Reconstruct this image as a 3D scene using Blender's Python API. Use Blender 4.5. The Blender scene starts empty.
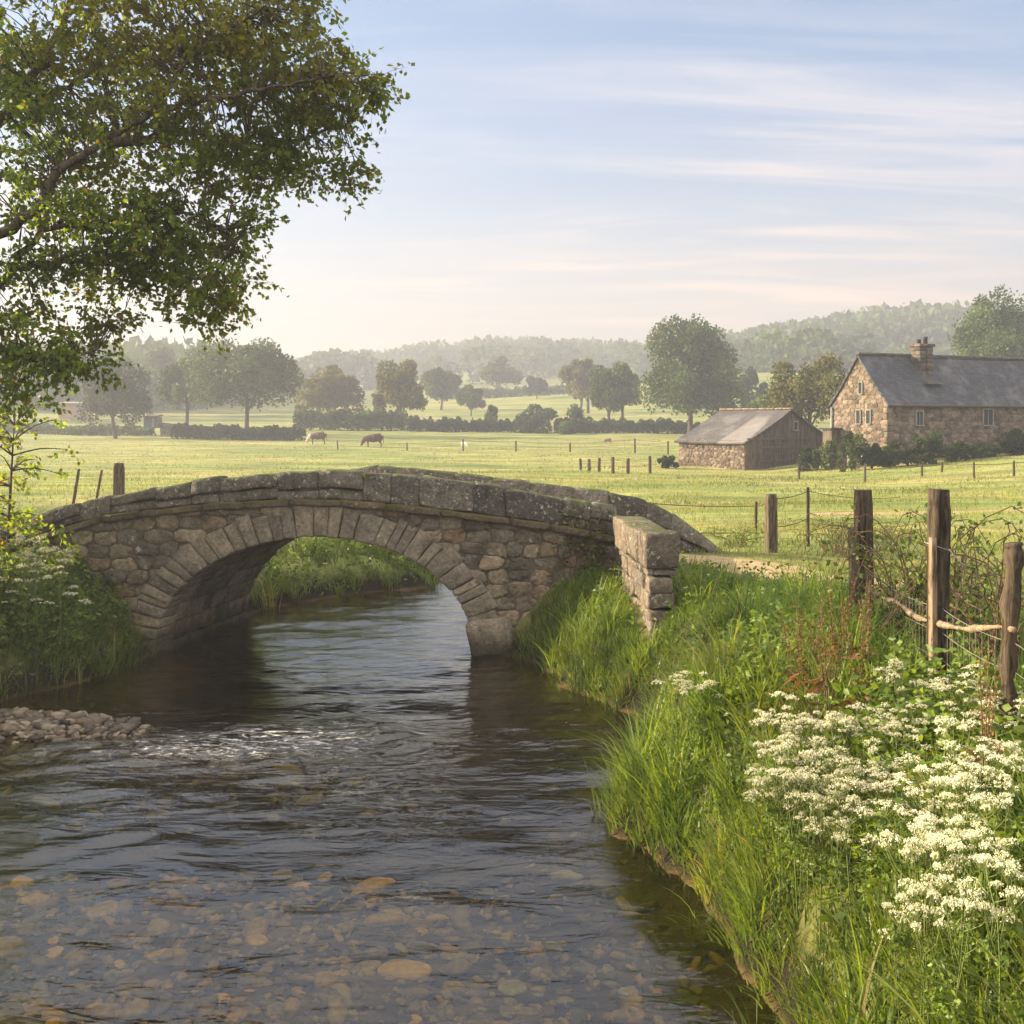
import bpy, math, random
import numpy as np
from mathutils import Vector, Matrix, noise as mnoise

SEED = 11
rng = np.random.default_rng(SEED)
random.seed(SEED)
C = bpy.context.scene.collection
F, HY, CH = 1200.0, 424.0, 3.6            # focal length in pixels, horizon row, eye height


def at(px, py, d):
    return np.array([(px - 512) / F * d, d, CH - (py - HY) / F * d])


# ------------------------------------------------------------------ object helpers
def tag(o, label=None, cat=None, group=None, kind=None):
    if label: o['label'] = label
    if cat: o['category'] = cat
    if group: o['group'] = group
    if kind: o['kind'] = kind
    return o


def thing(name, label, cat, loc=(0, 0, 0), rz=0.0, group=None):
    o = bpy.data.objects.new(name, None)
    o.empty_display_size = 0.2
    C.objects.link(o)
    o.location = [float(v) for v in loc]
    o.rotation_euler = (0, 0, rz)
    return tag(o, label, cat, group)


def copy_tree(o, parent=None):
    c = o.copy(); C.objects.link(c)
    if parent is not None: c.parent = parent
    for ch in list(o.children): copy_tree(ch, c)
    return c


class MB:
    """collects vertices and faces, links them as one mesh object"""
    def __init__(s):
        s.V, s.Q, s.T, s.R, s.n = [], [], [], [], 0

    def add(s, v, q=None, t=None, rnd=None):
        v = np.asarray(v, float).reshape(-1, 3)
        if q is not None and len(q): s.Q.append(np.asarray(q, int).reshape(-1, 4) + s.n)
        if t is not None and len(t): s.T.append(np.asarray(t, int).reshape(-1, 3) + s.n)
        s.V.append(v)
        s.R.append(np.broadcast_to(np.asarray(0.5 if rnd is None else rnd, float), (len(v),)))
        s.n += len(v)
        return s

    def build(s, name, mat, parent=None, origin=(0, 0, 0), flat=False):
        me = bpy.data.meshes.new(name)
        V = np.concatenate(s.V) if s.V else np.zeros((0, 3))
        V = V - np.asarray(origin, float)
        Q = np.concatenate(s.Q) if s.Q else np.zeros((0, 4), int)
        T = np.concatenate(s.T) if s.T else np.zeros((0, 3), int)
        me.vertices.add(len(V)); me.vertices.foreach_set('co', V.astype(np.float32).ravel())
        nl = len(Q) * 4 + len(T) * 3
        me.loops.add(nl)
        me.loops.foreach_set('vertex_index', np.concatenate([Q.ravel(), T.ravel()]).astype(np.int32))
        me.polygons.add(len(Q) + len(T))
        st = np.concatenate([np.arange(len(Q)) * 4, len(Q) * 4 + np.arange(len(T)) * 3]).astype(np.int32)
        me.polygons.foreach_set('loop_start', st)
        me.update(calc_edges=True)
        a = me.attributes.new('rnd', 'FLOAT', 'POINT')
        a.data.foreach_set('value', np.concatenate(s.R).astype(np.float32))
        if flat:
            me.shade_flat()
        else:
            me.shade_smooth()
        me.materials.append(mat)
        o = bpy.data.objects.new(name, me)
        C.objects.link(o)
        if parent is not None:
            o.parent = parent
        else:
            o.location = [float(v) for v in origin]
        return o


def vnoise(P, scale, seed=0.0, amp=1.0):
    P = np.asarray(P, float)
    return np.array([mnoise.noise(Vector((p[0] * scale + seed, p[1] * scale - seed, p[2] * scale + 2 * seed))) for p in P]) * amp


_K = np.array([-1, -.86, -.35, .35, .86, 1.0])


def _cube_grid(k):
    m = len(k); idx = {}; vs = []; q = []

    def vid(p):
        if p not in idx:
            idx[p] = len(vs); vs.append([k[p[0]], k[p[1]], k[p[2]]])
        return idx[p]
    for ax in range(3):
        for side in (0, m - 1):
            for i in range(m - 1):
                for j in range(m - 1):
                    f = []
                    for (a, b) in ((0, 0), (1, 0), (1, 1), (0, 1)):
                        p = [0, 0, 0]
                        p[ax] = side; p[(ax + 1) % 3] = i + a; p[(ax + 2) % 3] = j + b
                        f.append(vid(tuple(p)))
                    if side == 0: f = f[::-1]
                    q.append(f)
    return np.array(vs), np.array(q)


CV, CQ = _cube_grid(_K)
SV, SQ = _cube_grid(np.array([-1.0, 1.0]))


def block(mb, fn, rough=0.012, worn=0.045, nscale=6.0, rnd=None):
    """a worn stone or timber block: unit cube with softened edges mapped through fn, then roughened"""
    p = CV.copy()
    ext = np.abs(p) > .99
    cnt = ext.sum(1)
    pull = np.where(cnt == 3, worn * 1.7, np.where(cnt == 2, worn, 0))[:, None]
    p = p - np.sign(p) * ext * pull
    v = fn(p)
    sd = random.uniform(0, 90)
    if rough > 0:
        n = np.stack([vnoise(v, nscale, sd), vnoise(v, nscale, sd + 31), vnoise(v, nscale, sd + 57)], 1)
        v = v + n * rough
    mb.add(v, CQ, rnd=random.random() if rnd is None else rnd)


def box_fn(c, h, rz=0.0, taper=1.0, lean=(0, 0)):
    c = np.asarray(c, float); h = np.asarray(h, float)
    cr, sr = math.cos(rz), math.sin(rz)

    def fn(p):
        q = p * h
        k = 1 + (taper - 1) * (p[:, 2] * .5 + .5)
        x, y, z = q[:, 0] * k, q[:, 1] * k, q[:, 2]
        x = x + lean[0] * (p[:, 2] * .5 + .5); y = y + lean[1] * (p[:, 2] * .5 + .5)
        return np.stack([c[0] + x * cr - y * sr, c[1] + x * sr + y * cr, c[2] + z], 1)
    return fn


def box(mb, c, h, rz=0.0, rnd=None, **k):
    mb.add(box_fn(c, h, rz, **k)(SV), SQ, rnd=rnd)


def tube(mb, pts, rad, seg=6, rnd=None, cap=True, rough=0.0):
    pts = np.asarray(pts, float); n = len(pts)
    rad = np.broadcast_to(np.asarray(rad, float), (n,))
    tg = np.gradient(pts, axis=0) if n > 2 else np.repeat((pts[1] - pts[0])[None], 2, 0)
    tg /= np.linalg.norm(tg, axis=1, keepdims=True) + 1e-9
    ref = np.array([0, 0, 1.0]) if abs(tg[:, 2]).mean() < .8 else np.array([1.0, 0, 0])
    a = np.cross(tg, ref); a /= np.linalg.norm(a, axis=1, keepdims=True) + 1e-9
    b = np.cross(tg, a)
    th = np.arange(seg) / seg * 2 * np.pi
    rr = rad[:, None] * (1 + (rng.uniform(-rough, rough, (n, seg)) if rough else 0))
    ring = pts[:, None] + (a[:, None] * np.cos(th)[None, :, None] + b[:, None] * np.sin(th)[None, :, None]) * rr[:, :, None]
    v = ring.reshape(-1, 3)
    i = np.arange(n - 1)[:, None] * seg + np.arange(seg)[None]
    j = np.arange(n - 1)[:, None] * seg + (np.arange(seg)[None] + 1) % seg
    q = np.stack([i, j, j + seg, i + seg], 2).reshape(-1, 4)
    t = []
    if cap:
        v = np.concatenate([v, pts[:1], pts[-1:]])
        c0, c1 = n * seg, n * seg + 1
        for k in range(seg):
            t.append((c0, (k + 1) % seg, k))
            t.append((c1, (n - 1) * seg + k, (n - 1) * seg + (k + 1) % seg))
    mb.add(v, q, t, rnd)


def curve(pts, n):
    """smooth polyline through the points (Catmull-Rom)"""
    p = np.asarray(pts, float)
    p = np.concatenate([[2 * p[0] - p[1]], p, [2 * p[-1] - p[-2]]])
    out = []
    m = len(p) - 3
    for t in np.linspace(0, m - 1e-6, n):
        i = int(t); u = t - i
        a, b, c, d = p[i:i + 4]
        out.append(.5 * ((2 * b) + (-a + c) * u + (2 * a - 5 * b + 4 * c - d) * u * u + (-a + 3 * b - 3 * c + d) * u ** 3))
    return np.array(out)


def unit(v):
    return v / (np.linalg.norm(v, axis=-1, keepdims=True) + 1e-9)


def leaves(mb, pos, size, direc=None, aspect=.62, fold=.25, rnd=None):
    """one folded four-vertex leaf per position"""
    n = len(pos)
    size = np.broadcast_to(np.asarray(size, float), (n,))[:, None]
    d = unit(rng.normal(size=(n, 3))) if direc is None else unit(direc)
    s = unit(np.cross(d, rng.normal(size=(n, 3))))
    nn = np.cross(d, s)
    b = pos - d * size * .5
    t = pos + d * size * .5
    l = pos - d * size * .06 + s * size * aspect * .5 + nn * size * fold * .3
    r = pos - d * size * .06 - s * size * aspect * .5 + nn * size * fold * .3
    v = np.stack([b, l, t, r], 1).reshape(-1, 3)
    k = np.arange(n)[:, None] * 4
    tri = np.concatenate([k + [0, 3, 2], k + [0, 2, 1]], 0)
    rv = rng.random(n) if rnd is None else np.broadcast_to(rnd, (n,))
    mb.add(v, None, tri, np.repeat(rv, 4))


def blades(mb, pos, length, width, az, lean, rnd, segs=3):
    n = len(pos)
    if n == 0: return
    L = np.asarray(length)[:, None]; W = np.broadcast_to(np.asarray(width), (n,))[:, None]
    dr = np.stack([np.cos(az), np.sin(az), 0 * az], 1)
    fa = az + np.pi / 2 + rng.normal(0, .5, n)
    sd = np.stack([np.cos(fa), np.sin(fa), 0 * fa], 1)
    ln = np.asarray(lean)[:, None]
    up = np.array([0, 0, 1.0])
    ring = []
    for k in range(segs + 1):
        t = k / segs
        p = pos + up * L * (t - .45 * np.minimum(ln, 1.3) * t * t) + dr * L * ln * (.25 * t + .6 * t * t)
        if k < segs:
            w = W * (1 - t) ** .6 * .5
            ring += [p - sd * w, p + sd * w]
        else:
            ring += [p]
    m = 2 * segs + 1
    v = np.stack(ring, 1).reshape(-1, 3)
    k0 = np.arange(n)[:, None] * m
    q = [k0 + [2 * k, 2 * k + 1, 2 * k + 3, 2 * k + 2] for k in range(segs - 1)]
    q = np.concatenate(q, 0) if q else None
    e = 2 * (segs - 1)
    mb.add(v, q, k0 + [e, e + 1, e + 2], np.repeat(rnd, m))


# ------------------------------------------------------------------ materials
def nd(nt, typ, ins=None, **props):
    n = nt.nodes.new(typ)
    for k, v in props.items(): setattr(n, k, v)
    for k, v in (ins or {}).items():
        s = n.inputs[k]
        if isinstance(v, bpy.types.NodeSocket): nt.links.new(v, s)
        else: s.default_value = v
    return n


def mixc(nt, f, a, b, blend='MIX'):
    n = nd(nt, 'ShaderNodeMix', data_type='RGBA', blend_type=blend)
    for i, v in ((0, f), (6, a), (7, b)):
        if isinstance(v, bpy.types.NodeSocket): nt.links.new(v, n.inputs[i])
        elif i == 0: n.inputs[i].default_value = v
        else: n.inputs[i].default_value = (*v, 1) if len(v) == 3 else v
    return n.outputs[2]


def ramp(nt, f, stops, interp='LINEAR'):
    n = nd(nt, 'ShaderNodeValToRGB', {0: f})
    cr = n.color_ramp; cr.interpolation = interp
    while len(cr.elements) < len(stops): cr.elements.new(.5)
    for e, (p, c) in zip(cr.elements, stops):
        e.position = p
        e.color = (*c, 1) if not isinstance(c, (int, float)) else (c, c, c, 1)
    return n.outputs[0]


def noi(nt, vec, scale, detail=4, rough=.55, dist=0.0):
    n = nd(nt, 'ShaderNodeTexNoise', {'Scale': scale, 'Detail': detail, 'Roughness': rough, 'Distortion': dist})
    nt.links.new(vec, n.inputs['Vector'])
    return n.outputs[0]


def mth(nt, op, a, b=0.0, c=0.0, clamp=False):
    n = nd(nt, 'ShaderNodeMath', {0: a, 1: b, 2: c}, operation=op)
    n.use_clamp = clamp
    return n.outputs[0]


def new_mat(name):
    m = bpy.data.materials.new(name); m.use_nodes = True
    nt = m.node_tree; nt.nodes.clear()
    out = nd(nt, 'ShaderNodeOutputMaterial')
    pos = nd(nt, 'ShaderNodeNewGeometry')
    return m, nt, out, pos


def mapv(nt, v, sc=(1, 1, 1), rot=(0, 0, 0)):
    return nd(nt, 'ShaderNodeMapping', {'Vector': v, 'Scale': sc, 'Rotation': rot}).outputs[0]


def finish(nt, out, col, rough=.85, bump=None, bstr=.5, bdist=.02, spec=.3):
    ins = {'Base Color': col, 'Roughness': rough, 'Specular IOR Level': spec}
    p = nd(nt, 'ShaderNodeBsdfPrincipled', ins)
    if bump is not None:
        b = nd(nt, 'ShaderNodeBump', {'Height': bump, 'Strength': bstr, 'Distance': bdist})
        nt.links.new(b.outputs[0], p.inputs['Normal'])
    nt.links.new(p.outputs[0], out.inputs['Surface'])
    return p


def stone_mat(name, stops, lichen=.5, moss=.5, sc=1.0, moss_col=(.06, .075, .018), mott=(.45, 1.25)):
    m, nt, out, g = new_mat(name)
    P = g.outputs['Position']
    c = ramp(nt, g.outputs['Random Per Island'], stops)
    n1 = noi(nt, P, 3.1 * sc, 8, .68)
    c = mixc(nt, 1.0, c, ramp(nt, n1, [(.3, mott[0]), (.7, mott[1])]), 'MULTIPLY')
    n2 = noi(nt, P, 17 * sc, 6, .7)
    c = mixc(nt, 1.0, c, ramp(nt, n2, [(.3, .6), (.7, 1.2)]), 'MULTIPLY')
    if lichen > 0:
        l = noi(nt, P, 11 * sc, 5, .75, .4)
        l2 = noi(nt, P, 2.2 * sc, 3)
        lf = mth(nt, 'MULTIPLY', ramp(nt, l, [(.56, 0), (.63, 1)]), ramp(nt, l2, [(.62 - .3 * lichen, 0), (.8 - .25 * lichen, 1)]))
        c = mixc(nt, mth(nt, 'MULTIPLY', lf, .85), c, (.46, .45, .39))
        dk = noi(nt, P, 14 * sc, 6, .75)
        c = mixc(nt, mth(nt, 'MULTIPLY', ramp(nt, dk, [(.54, 0), (.62, 1)]), .6 * lichen), c, (.03, .028, .024))
        lo = noi(nt, P, 23 * sc, 3, .6)
        c = mixc(nt, mth(nt, 'MULTIPLY', ramp(nt, lo, [(.66, 0), (.72, 1)]), .5), c, (.33, .24, .09))
    if moss > 0:
        nz = nd(nt, 'ShaderNodeSeparateXYZ', {0: g.outputs['Normal']}).outputs[2]
        f = mth(nt, 'ADD', mth(nt, 'MULTIPLY', nz, .22), noi(nt, P, 2.6 * sc, 7, .7))
        f = ramp(nt, f, [(.78 - .28 * moss, 0), (.88 - .28 * moss, 1)])
        c = mixc(nt, mth(nt, 'MULTIPLY', f, .85), c, moss_col)
    zw = nd(nt, 'ShaderNodeSeparateXYZ', {0: P}).outputs[2]
    wet = ramp(nt, mth(nt, 'ADD', zw, mth(nt, 'MULTIPLY', noi(nt, P, 3.2, 5, .65), .5)), [(.42, 1), (.62, 0)])
    c = mixc(nt, mth(nt, 'MULTIPLY', wet, .8), c, mixc(nt, n2, (.018, .018, .009), (.06, .06, .025)))
    b = mth(nt, 'ADD', mth(nt, 'MULTIPLY', noi(nt, P, 34 * sc, 6, .7), .5), noi(nt, P, 9 * sc, 4, .6))
    finish(nt, out, c, .92, b, .9, .05 / sc, .2)
    return m


def foliage_mat(name, dark, light, trans=.35, rough=.6, spec=.25, tip=None, big=.35, patch=None):
    m, nt, out, g = new_mat(name)
    a = nd(nt, 'ShaderNodeAttribute', attribute_name='rnd').outputs['Fac']
    c = mixc(nt, a, dark, light)
    if tip: c = mixc(nt, ramp(nt, a, [(.9, 0), (.96, 1)]), c, tip)
    n = noi(nt, g.outputs['Position'], big, 3, .6)
    c = mixc(nt, 1.0, c, ramp(nt, n, [(.3, .5), (.7, 1.3)]), 'MULTIPLY')
    if patch:
        n2 = noi(nt, g.outputs['Position'], big * .45, 2, .5)
        c = mixc(nt, mth(nt, 'MULTIPLY', ramp(nt, n2, [(.5, 0), (.64, 1)]), .6), c, patch)
    p = nd(nt, 'ShaderNodeBsdfPrincipled', {'Base Color': c, 'Roughness': rough, 'Specular IOR Level': spec})
    t = nd(nt, 'ShaderNodeBsdfTranslucent', {'Color': mixc(nt, 1.0, c, (1.5, 1.35, .5), 'MULTIPLY')})
    mx = nd(nt, 'ShaderNodeMixShader', {0: trans})
    nt.links.new(p.outputs[0], mx.inputs[1]); nt.links.new(t.outputs[0], mx.inputs[2])
    nt.links.new(mx.outputs[0], out.inputs['Surface'])
    return m


def wood_mat(name, a, b, scale=1.0, zsq=.12):
    m, nt, out, g = new_mat(name)
    P = mapv(nt, g.outputs['Position'], (14 * scale, 14 * scale, 14 * zsq * scale))
    n = noi(nt, P, 2.2, 8, .7, .6)
    c = ramp(nt, n, [(.36, tuple(v * .45 for v in a)), (.44, a), (.58, b), (.72, a)])
    c = mixc(nt, 1.0, c, ramp(nt, g.outputs['Random Per Island'], [(0, .75), (1, 1.2)]), 'MULTIPLY')
    l = noi(nt, g.outputs['Position'], 13 * scale, 4, .7)
    c = mixc(nt, mth(nt, 'MULTIPLY', ramp(nt, l, [(.6, 0), (.7, 1)]), .45), c, (.13, .14, .09))
    finish(nt, out, c, .9, n, .8, .02, .2)
    return m


def plain_mat(name, col, rough=.8, var=.35, sc=4.0, metallic=0.0):
    m, nt, out, g = new_mat(name)
    n = noi(nt, g.outputs['Position'], sc, 6, .65)
    c = mixc(nt, 1.0, col, ramp(nt, n, [(.3, 1 - var), (.7, 1 + var * .6)]), 'MULTIPLY')
    p = finish(nt, out, c, rough, n, .2, .02, .3)
    p.inputs['Metallic'].default_value = metallic
    return m


MT = {}
MT['rubble'] = stone_mat('rubble_stone', [(0, (.11, .095, .08)), (.2, (.22, .175, .125)), (.4, (.17, .15, .125)), (.6, (.30, .24, .165)),
                                          (.8, (.24, .165, .11)), (.92, (.38, .31, .21)), (1, (.13, .115, .10))], .45, .25)
MT['voussoir'] = stone_mat('arch_stone', [(0, (.19, .16, .13)), (.35, (.30, .25, .185)), (.65, (.25, .215, .17)), (1, (.36, .295, .21))], .6, .2)
MT['parapet'] = stone_mat('parapet_stone', [(0, (.085, .077, .068)), (.5, (.145, .13, .11)), (1, (.20, .175, .145))], 1.0, .62, 1.4)
MT['ledge'] = stone_mat('ledge_stone', [(0, (.10, .08, .06)), (1, (.19, .15, .10))], .3, .95, 1.3, (.085, .075, .022))
MT['warm'] = stone_mat('wing_stone', [(0, (.13, .105, .085)), (.5, (.21, .165, .125)), (1, (.165, .14, .12))], 1.0, .45, 1.2)
MT['mortar'] = plain_mat('mortar', (.105, .085, .062), .95, .5, 9)
MT['house'] = stone_mat('farm_stone', [(0, (.10, .075, .058)), (.5, (.19, .145, .11)), (1, (.27, .215, .165))], .15, 0, .55)
MT['farsky'] = None


# ---- ground
def ground_mat():
    m, nt, out, g = new_mat('meadow_ground')
    P = g.outputs['Position']
    n1 = noi(nt, mapv(nt, P, (.035, .10, .035)), 1, 6, .68)
    n2 = noi(nt, mapv(nt, P, (.25, .8, .3)), 1, 6, .7)
    n3 = noi(nt, P, 5, 6, .7)
    n4 = noi(nt, mapv(nt, P, (.06, .22, .1), (0, 0, .1)), 1, 4, .6)
    c = ramp(nt, n1, [(.34, (.115, .155, .042)), (.5, (.195, .225, .065)), (.64, (.29, .265, .095))])
    c = mixc(nt, ramp(nt, n4, [(.5, 0), (.66, .75)]), c, (.33, .27, .11))
    c = mixc(nt, 1.0, c, ramp(nt, n2, [(.32, .5), (.68, 1.4)]), 'MULTIPLY')
    c = mixc(nt, 1.0, c, ramp(nt, n3, [(.3, .7), (.7, 1.25)]), 'MULTIPLY')
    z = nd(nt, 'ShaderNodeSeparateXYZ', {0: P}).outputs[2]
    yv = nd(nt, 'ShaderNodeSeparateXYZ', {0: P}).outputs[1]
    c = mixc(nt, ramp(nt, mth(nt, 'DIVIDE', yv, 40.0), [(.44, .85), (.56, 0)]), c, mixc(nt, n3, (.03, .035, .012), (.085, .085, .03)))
    # soil and silt low by the water
    zz = mth(nt, 'ADD', z, mth(nt, 'MULTIPLY', mth(nt, 'SUBTRACT', n3, .5), .35))
    soil = mixc(nt, n3, (.009, .007, .0045), (.026, .02, .012))
    c = mixc(nt, ramp(nt, zz, [(.22, 0), (.5, 1)]), soil, c)
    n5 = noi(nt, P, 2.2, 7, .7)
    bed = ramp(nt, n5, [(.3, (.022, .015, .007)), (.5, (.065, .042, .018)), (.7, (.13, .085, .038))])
    bed = mixc(nt, ramp(nt, mth(nt, 'MULTIPLY', z, -1.0), [(.22, 0), (.5, .85)]), bed, (.012, .010, .006))  # bed painted darker with depth for the light lost in the water
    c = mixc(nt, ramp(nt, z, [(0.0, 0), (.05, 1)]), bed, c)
    b = mth(nt, 'ADD', mth(nt, 'MULTIPLY', n2, 1.5), n3)
    finish(nt, out, c, .95, b, .5, .08, .1)
    return m


# ------------------------------------------------------------------ terrain
RB = np.array([(-6, 1.5), (4, 1.58), (7.2, 1.68), (8.5, 1.5), (9.3, 1.5), (10.2, 1.1), (10.9, .88), (11.8, 1.1), (12.6, 1.35), (13.4, 1.75), (14.4, 1.95), (15.1, 1.4), (16.2, .85), (17.9, .52),
               (18.5, .05), (19, -.45), (22.6, .2), (24, .5), (27, 1.0), (38, 1.3), (60, 1.3)])
LB = np.array([(-6, -10), (6, -9.2), (10, -8.6), (12, -7.9), (14, -7.2), (15.6, -6.6), (16.9, -5.95), (18.3, -5.7), (18.8, -5.6), (22.6, -4.95), (23.5, -4.75), (25.3, -3.5), (26.5, -1.8),
               (30, -1.6), (38, -1.5), (60, -1.5)])


def wob(x, y, f, ph):
    return np.sin(x * f + ph) * np.cos(y * f * 1.13 - ph * 1.7) * .6 + np.sin(x * f * 2.3 - y * f * 1.9 + ph * 3) * .4


def river(x, y):
    xr = np.interp(y, RB[:, 0], RB[:, 1]); xl = np.interp(y, LB[:, 0], LB[:, 1])
    s1 = np.minimum(np.minimum(x - xl, xr - x), 42.5 - y)
    s2 = np.minimum(np.minimum(y - 37.5, 42.5 - y), 1.3 - x)
    return np.maximum(s1, s2) + .07 * wob(x, y, 3.1, 1.0)


def smooth(t):
    t = np.clip(t, 0, 1)
    return t * t * (3 - 2 * t)


def level(x, y):
    g = np.interp(y, [-50, 0, 7, 12, 17, 24, 40, 75, 125, 165, 230, 300, 400, 520, 640, 720, 820, 1400],
                  [1.2, 1.2, 1.2, 1.2, 1.12, 1.08, .95, .6, 1.15, 2.1, 4.6, 8.4, 13, 19.5, 26, 30, 24, 19])
    g = g + smooth((x - .8) / 1.6) * np.interp(y, [0, 7, 12, 17], [.5, .5, .28, 0])
    w = smooth((y - 45) / 20) * (1 - smooth((y - 110) / 60))
    g = g + np.clip((x - 16.5) * .085, 0, 2.6) * w
    g = g + 19 * np.exp(-((x - 185) / 100) ** 2 - ((y - 500) / 95) ** 2)
    g = g + 8 * np.exp(-((x - 75) / 55) ** 2 - ((y - 330) / 75) ** 2)
    far = smooth((y - 350) / 300)
    g = g + far * (5 * np.sin(x * .012 + 1.0) + 3 * np.sin(x * .031 + 2))
    return g + .05 * wob(x, y, .55, .3) + .12 * wob(x, y, .13, 2)


def height(x, y):
    x = np.asarray(x, float); y = np.asarray(y, float)
    s = river(x, y)
    g = level(x, y)
    w = np.where((y < 17.6) & (x > -2), 1.25, 1.5 + 3.0 * smooth((y - 22) / 3))
    e = np.clip(-s / w, 0, 1)
    bank = g * (1 - (1 - e) ** 2.2)
    bed = -np.minimum(np.interp(y, [5, 8, 10, 12, 30], [.26, .30, .45, .62, .62]) + np.clip(x + 1.5, 0, 2) * .07, np.maximum(s, 0) * .45) + .05 * wob(x, y, 1.7, .5) + .03 * wob(x, y, 4.1, 2)
    bar = np.exp(-(((x + 5.9) / 2.15) ** 2 + ((y - 14.2) / 1.05) ** 2) ** 2)
    bed = np.where(bar > .02, bed * (1 - bar) + .07 * bar, bed) + .14 * np.exp(-((x + 2.7) / 1.9) ** 2 - ((y - 13.2) / .8) ** 2)
    z = np.where(s > 0, np.minimum(bed, .16), bank)
    return np.where((s > 0) & (s < .15), np.minimum(z, .02), z)


def Hs(x, y):
    return float(height(np.array([x]), np.array([y]))[0])


def spaced(a, b, step, lo, hi, grow=1.09):
    v = list(np.arange(a, b, step)); st = step
    while v[-1] < hi: st *= grow; v.append(v[-1] + st)
    st = step
    while v[0] > lo: st *= grow; v.insert(0, v[0] - st)
    return np.array(v)


xs = spaced(-10, 9, .14, -1100, 1100); ys = spaced(3, 30, .14, -60, 1400)
X, Y = np.meshgrid(xs, ys)
Z = height(X, Y)
nx, ny = len(xs), len(ys)
mb = MB()
i = (np.arange(ny - 1)[:, None] * nx + np.arange(nx - 1)[None]).ravel()
mb.add(np.stack([X, Y, Z], 2).reshape(-1, 3), np.stack([i, i + 1, i + nx + 1, i + nx], 1))
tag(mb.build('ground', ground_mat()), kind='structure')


# ---- water
def water_mat():
    m, nt, out, g = new_mat('stream_water')
    P = g.outputs['Position']
    w1 = noi(nt, mapv(nt, P, (1.1, 2.6, 1)), 1.0, 3, .55, 1.2)
    w2 = noi(nt, mapv(nt, P, (3.6, 8.5, 1)), 1.0, 3, .6, .9)
    w3 = noi(nt, mapv(nt, P, (16, 26, 1)), 1.0, 2, .5)
    sep = nd(nt, 'ShaderNodeSeparateXYZ', {0: P})

    def gauss(cx, cy, sx, sy):
        ax = mth(nt, 'POWER', mth(nt, 'ABSOLUTE', mth(nt, 'DIVIDE', mth(nt, 'SUBTRACT', sep.outputs[0], cx), sx)), 2)
        ay = mth(nt, 'POWER', mth(nt, 'ABSOLUTE', mth(nt, 'DIVIDE', mth(nt, 'SUBTRACT', sep.outputs[1], cy), sy)), 2)
        return mth(nt, 'EXPONENT', mth(nt, 'MULTIPLY', mth(nt, 'ADD', ax, ay), -1))
    rap = mth(nt, 'ADD', gauss(-2.6, 13.6, 1.9, 1.0), mth(nt, 'MULTIPLY', gauss(-4.3, 13.2, 1.3, .8), .35), clamp=True)
    hgt = mth(nt, 'ADD', mth(nt, 'MULTIPLY', w1, 1.9), mth(nt, 'ADD', mth(nt, 'MULTIPLY', w2, .5), mth(nt, 'MULTIPLY', w3, .10)))
    hgt = mth(nt, 'MULTIPLY', hgt, mth(nt, 'ADD', .75, mth(nt, 'MULTIPLY', rap, 1.3)))
    bmp = nd(nt, 'ShaderNodeBump', {'Height': hgt, 'Strength': .6, 'Distance': .025}).outputs[0]
    fr = nd(nt, 'ShaderNodeFresnel', {'IOR': 1.46, 'Normal': bmp}).outputs[0]
    gl = nd(nt, 'ShaderNodeBsdfGlossy', {'Color': (1, 1, 1, 1), 'Roughness': .03, 'Normal': bmp})
    tr = nd(nt, 'ShaderNodeBsdfTransparent', {'Color': (.79, .76, .45, 1)})
    mx = nd(nt, 'ShaderNodeMixShader', {0: fr})
    nt.links.new(tr.outputs[0], mx.inputs[1]); nt.links.new(gl.outputs[0], mx.inputs[2])
    fo = noi(nt, mapv(nt, P, (6, 13, 1)), 1.0, 8, .75, 1.2)
    fo = mth(nt, 'MULTIPLY', ramp(nt, mth(nt, 'ADD', fo, mth(nt, 'MULTIPLY', rap, .17)), [(.68, 0), (.78, 1)]), mth(nt, 'MULTIPLY', rap, .7))
    df = nd(nt, 'ShaderNodeBsdfDiffuse', {'Color': (.75, .75, .73, 1)})
    m2 = nd(nt, 'ShaderNodeMixShader', {0: fo})
    nt.links.new(mx.outputs[0], m2.inputs[1]); nt.links.new(df.outputs[0], m2.inputs[2])
    nt.links.new(m2.outputs[0], out.inputs['Surface'])
    return m


def wave_height(x, y):
    """crossing ripples of many lengths, ruffled in patches"""
    wr = np.random.default_rng(5)
    wx = x + .25 * wob(x, y, .9, .3); wy = y + .25 * wob(x, y, .8, 1.9)
    h = np.zeros_like(x)
    for k in range(42):
        lam = .16 * (1.9 / .16) ** wr.random()
        a = wr.normal(math.pi / 2, .75); ph = wr.uniform(0, 6.28)
        amp = .0125 * lam / (2 * math.pi) * (1.25 if lam > .6 else 1.0)
        mod = .65 + .5 * wob(x, y, wr.uniform(.5, 1.1), wr.uniform(0, 6))
        h = h + amp * mod * np.sin((wx * math.cos(a) + wy * math.sin(a)) * 2 * math.pi / lam + ph)
    return h


xs = np.arange(-10.5, 3.01, .055); ys = np.concatenate([np.arange(3.5, 22, .05), np.arange(22, 46, .12)])
X, Y = np.meshgrid(xs, ys)
rapd = np.exp(-((X + 2.6) / 1.9) ** 2 - ((Y - 13.6) / 1.0) ** 2) + .7 * np.exp(-((X + 4.4) / 1.3) ** 2 - ((Y - 13.1) / .8) ** 2)
Z = wave_height(X, Y) * (1.15 + 1.2 * rapd) + rapd * (.022 * wob(X * .7, Y * 2, 3.0, 1.2))
mb = MB(); nx, ny = len(xs), len(ys)
i = (np.arange(ny - 1)[:, None] * nx + np.arange(nx - 1)[None]).ravel()
mb.add(np.stack([X, Y, Z], 2).reshape(-1, 3), np.stack([i, i + 1, i + nx + 1, i + nx], 1))
tag(mb.build('water', water_mat()), kind='structure')

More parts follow.
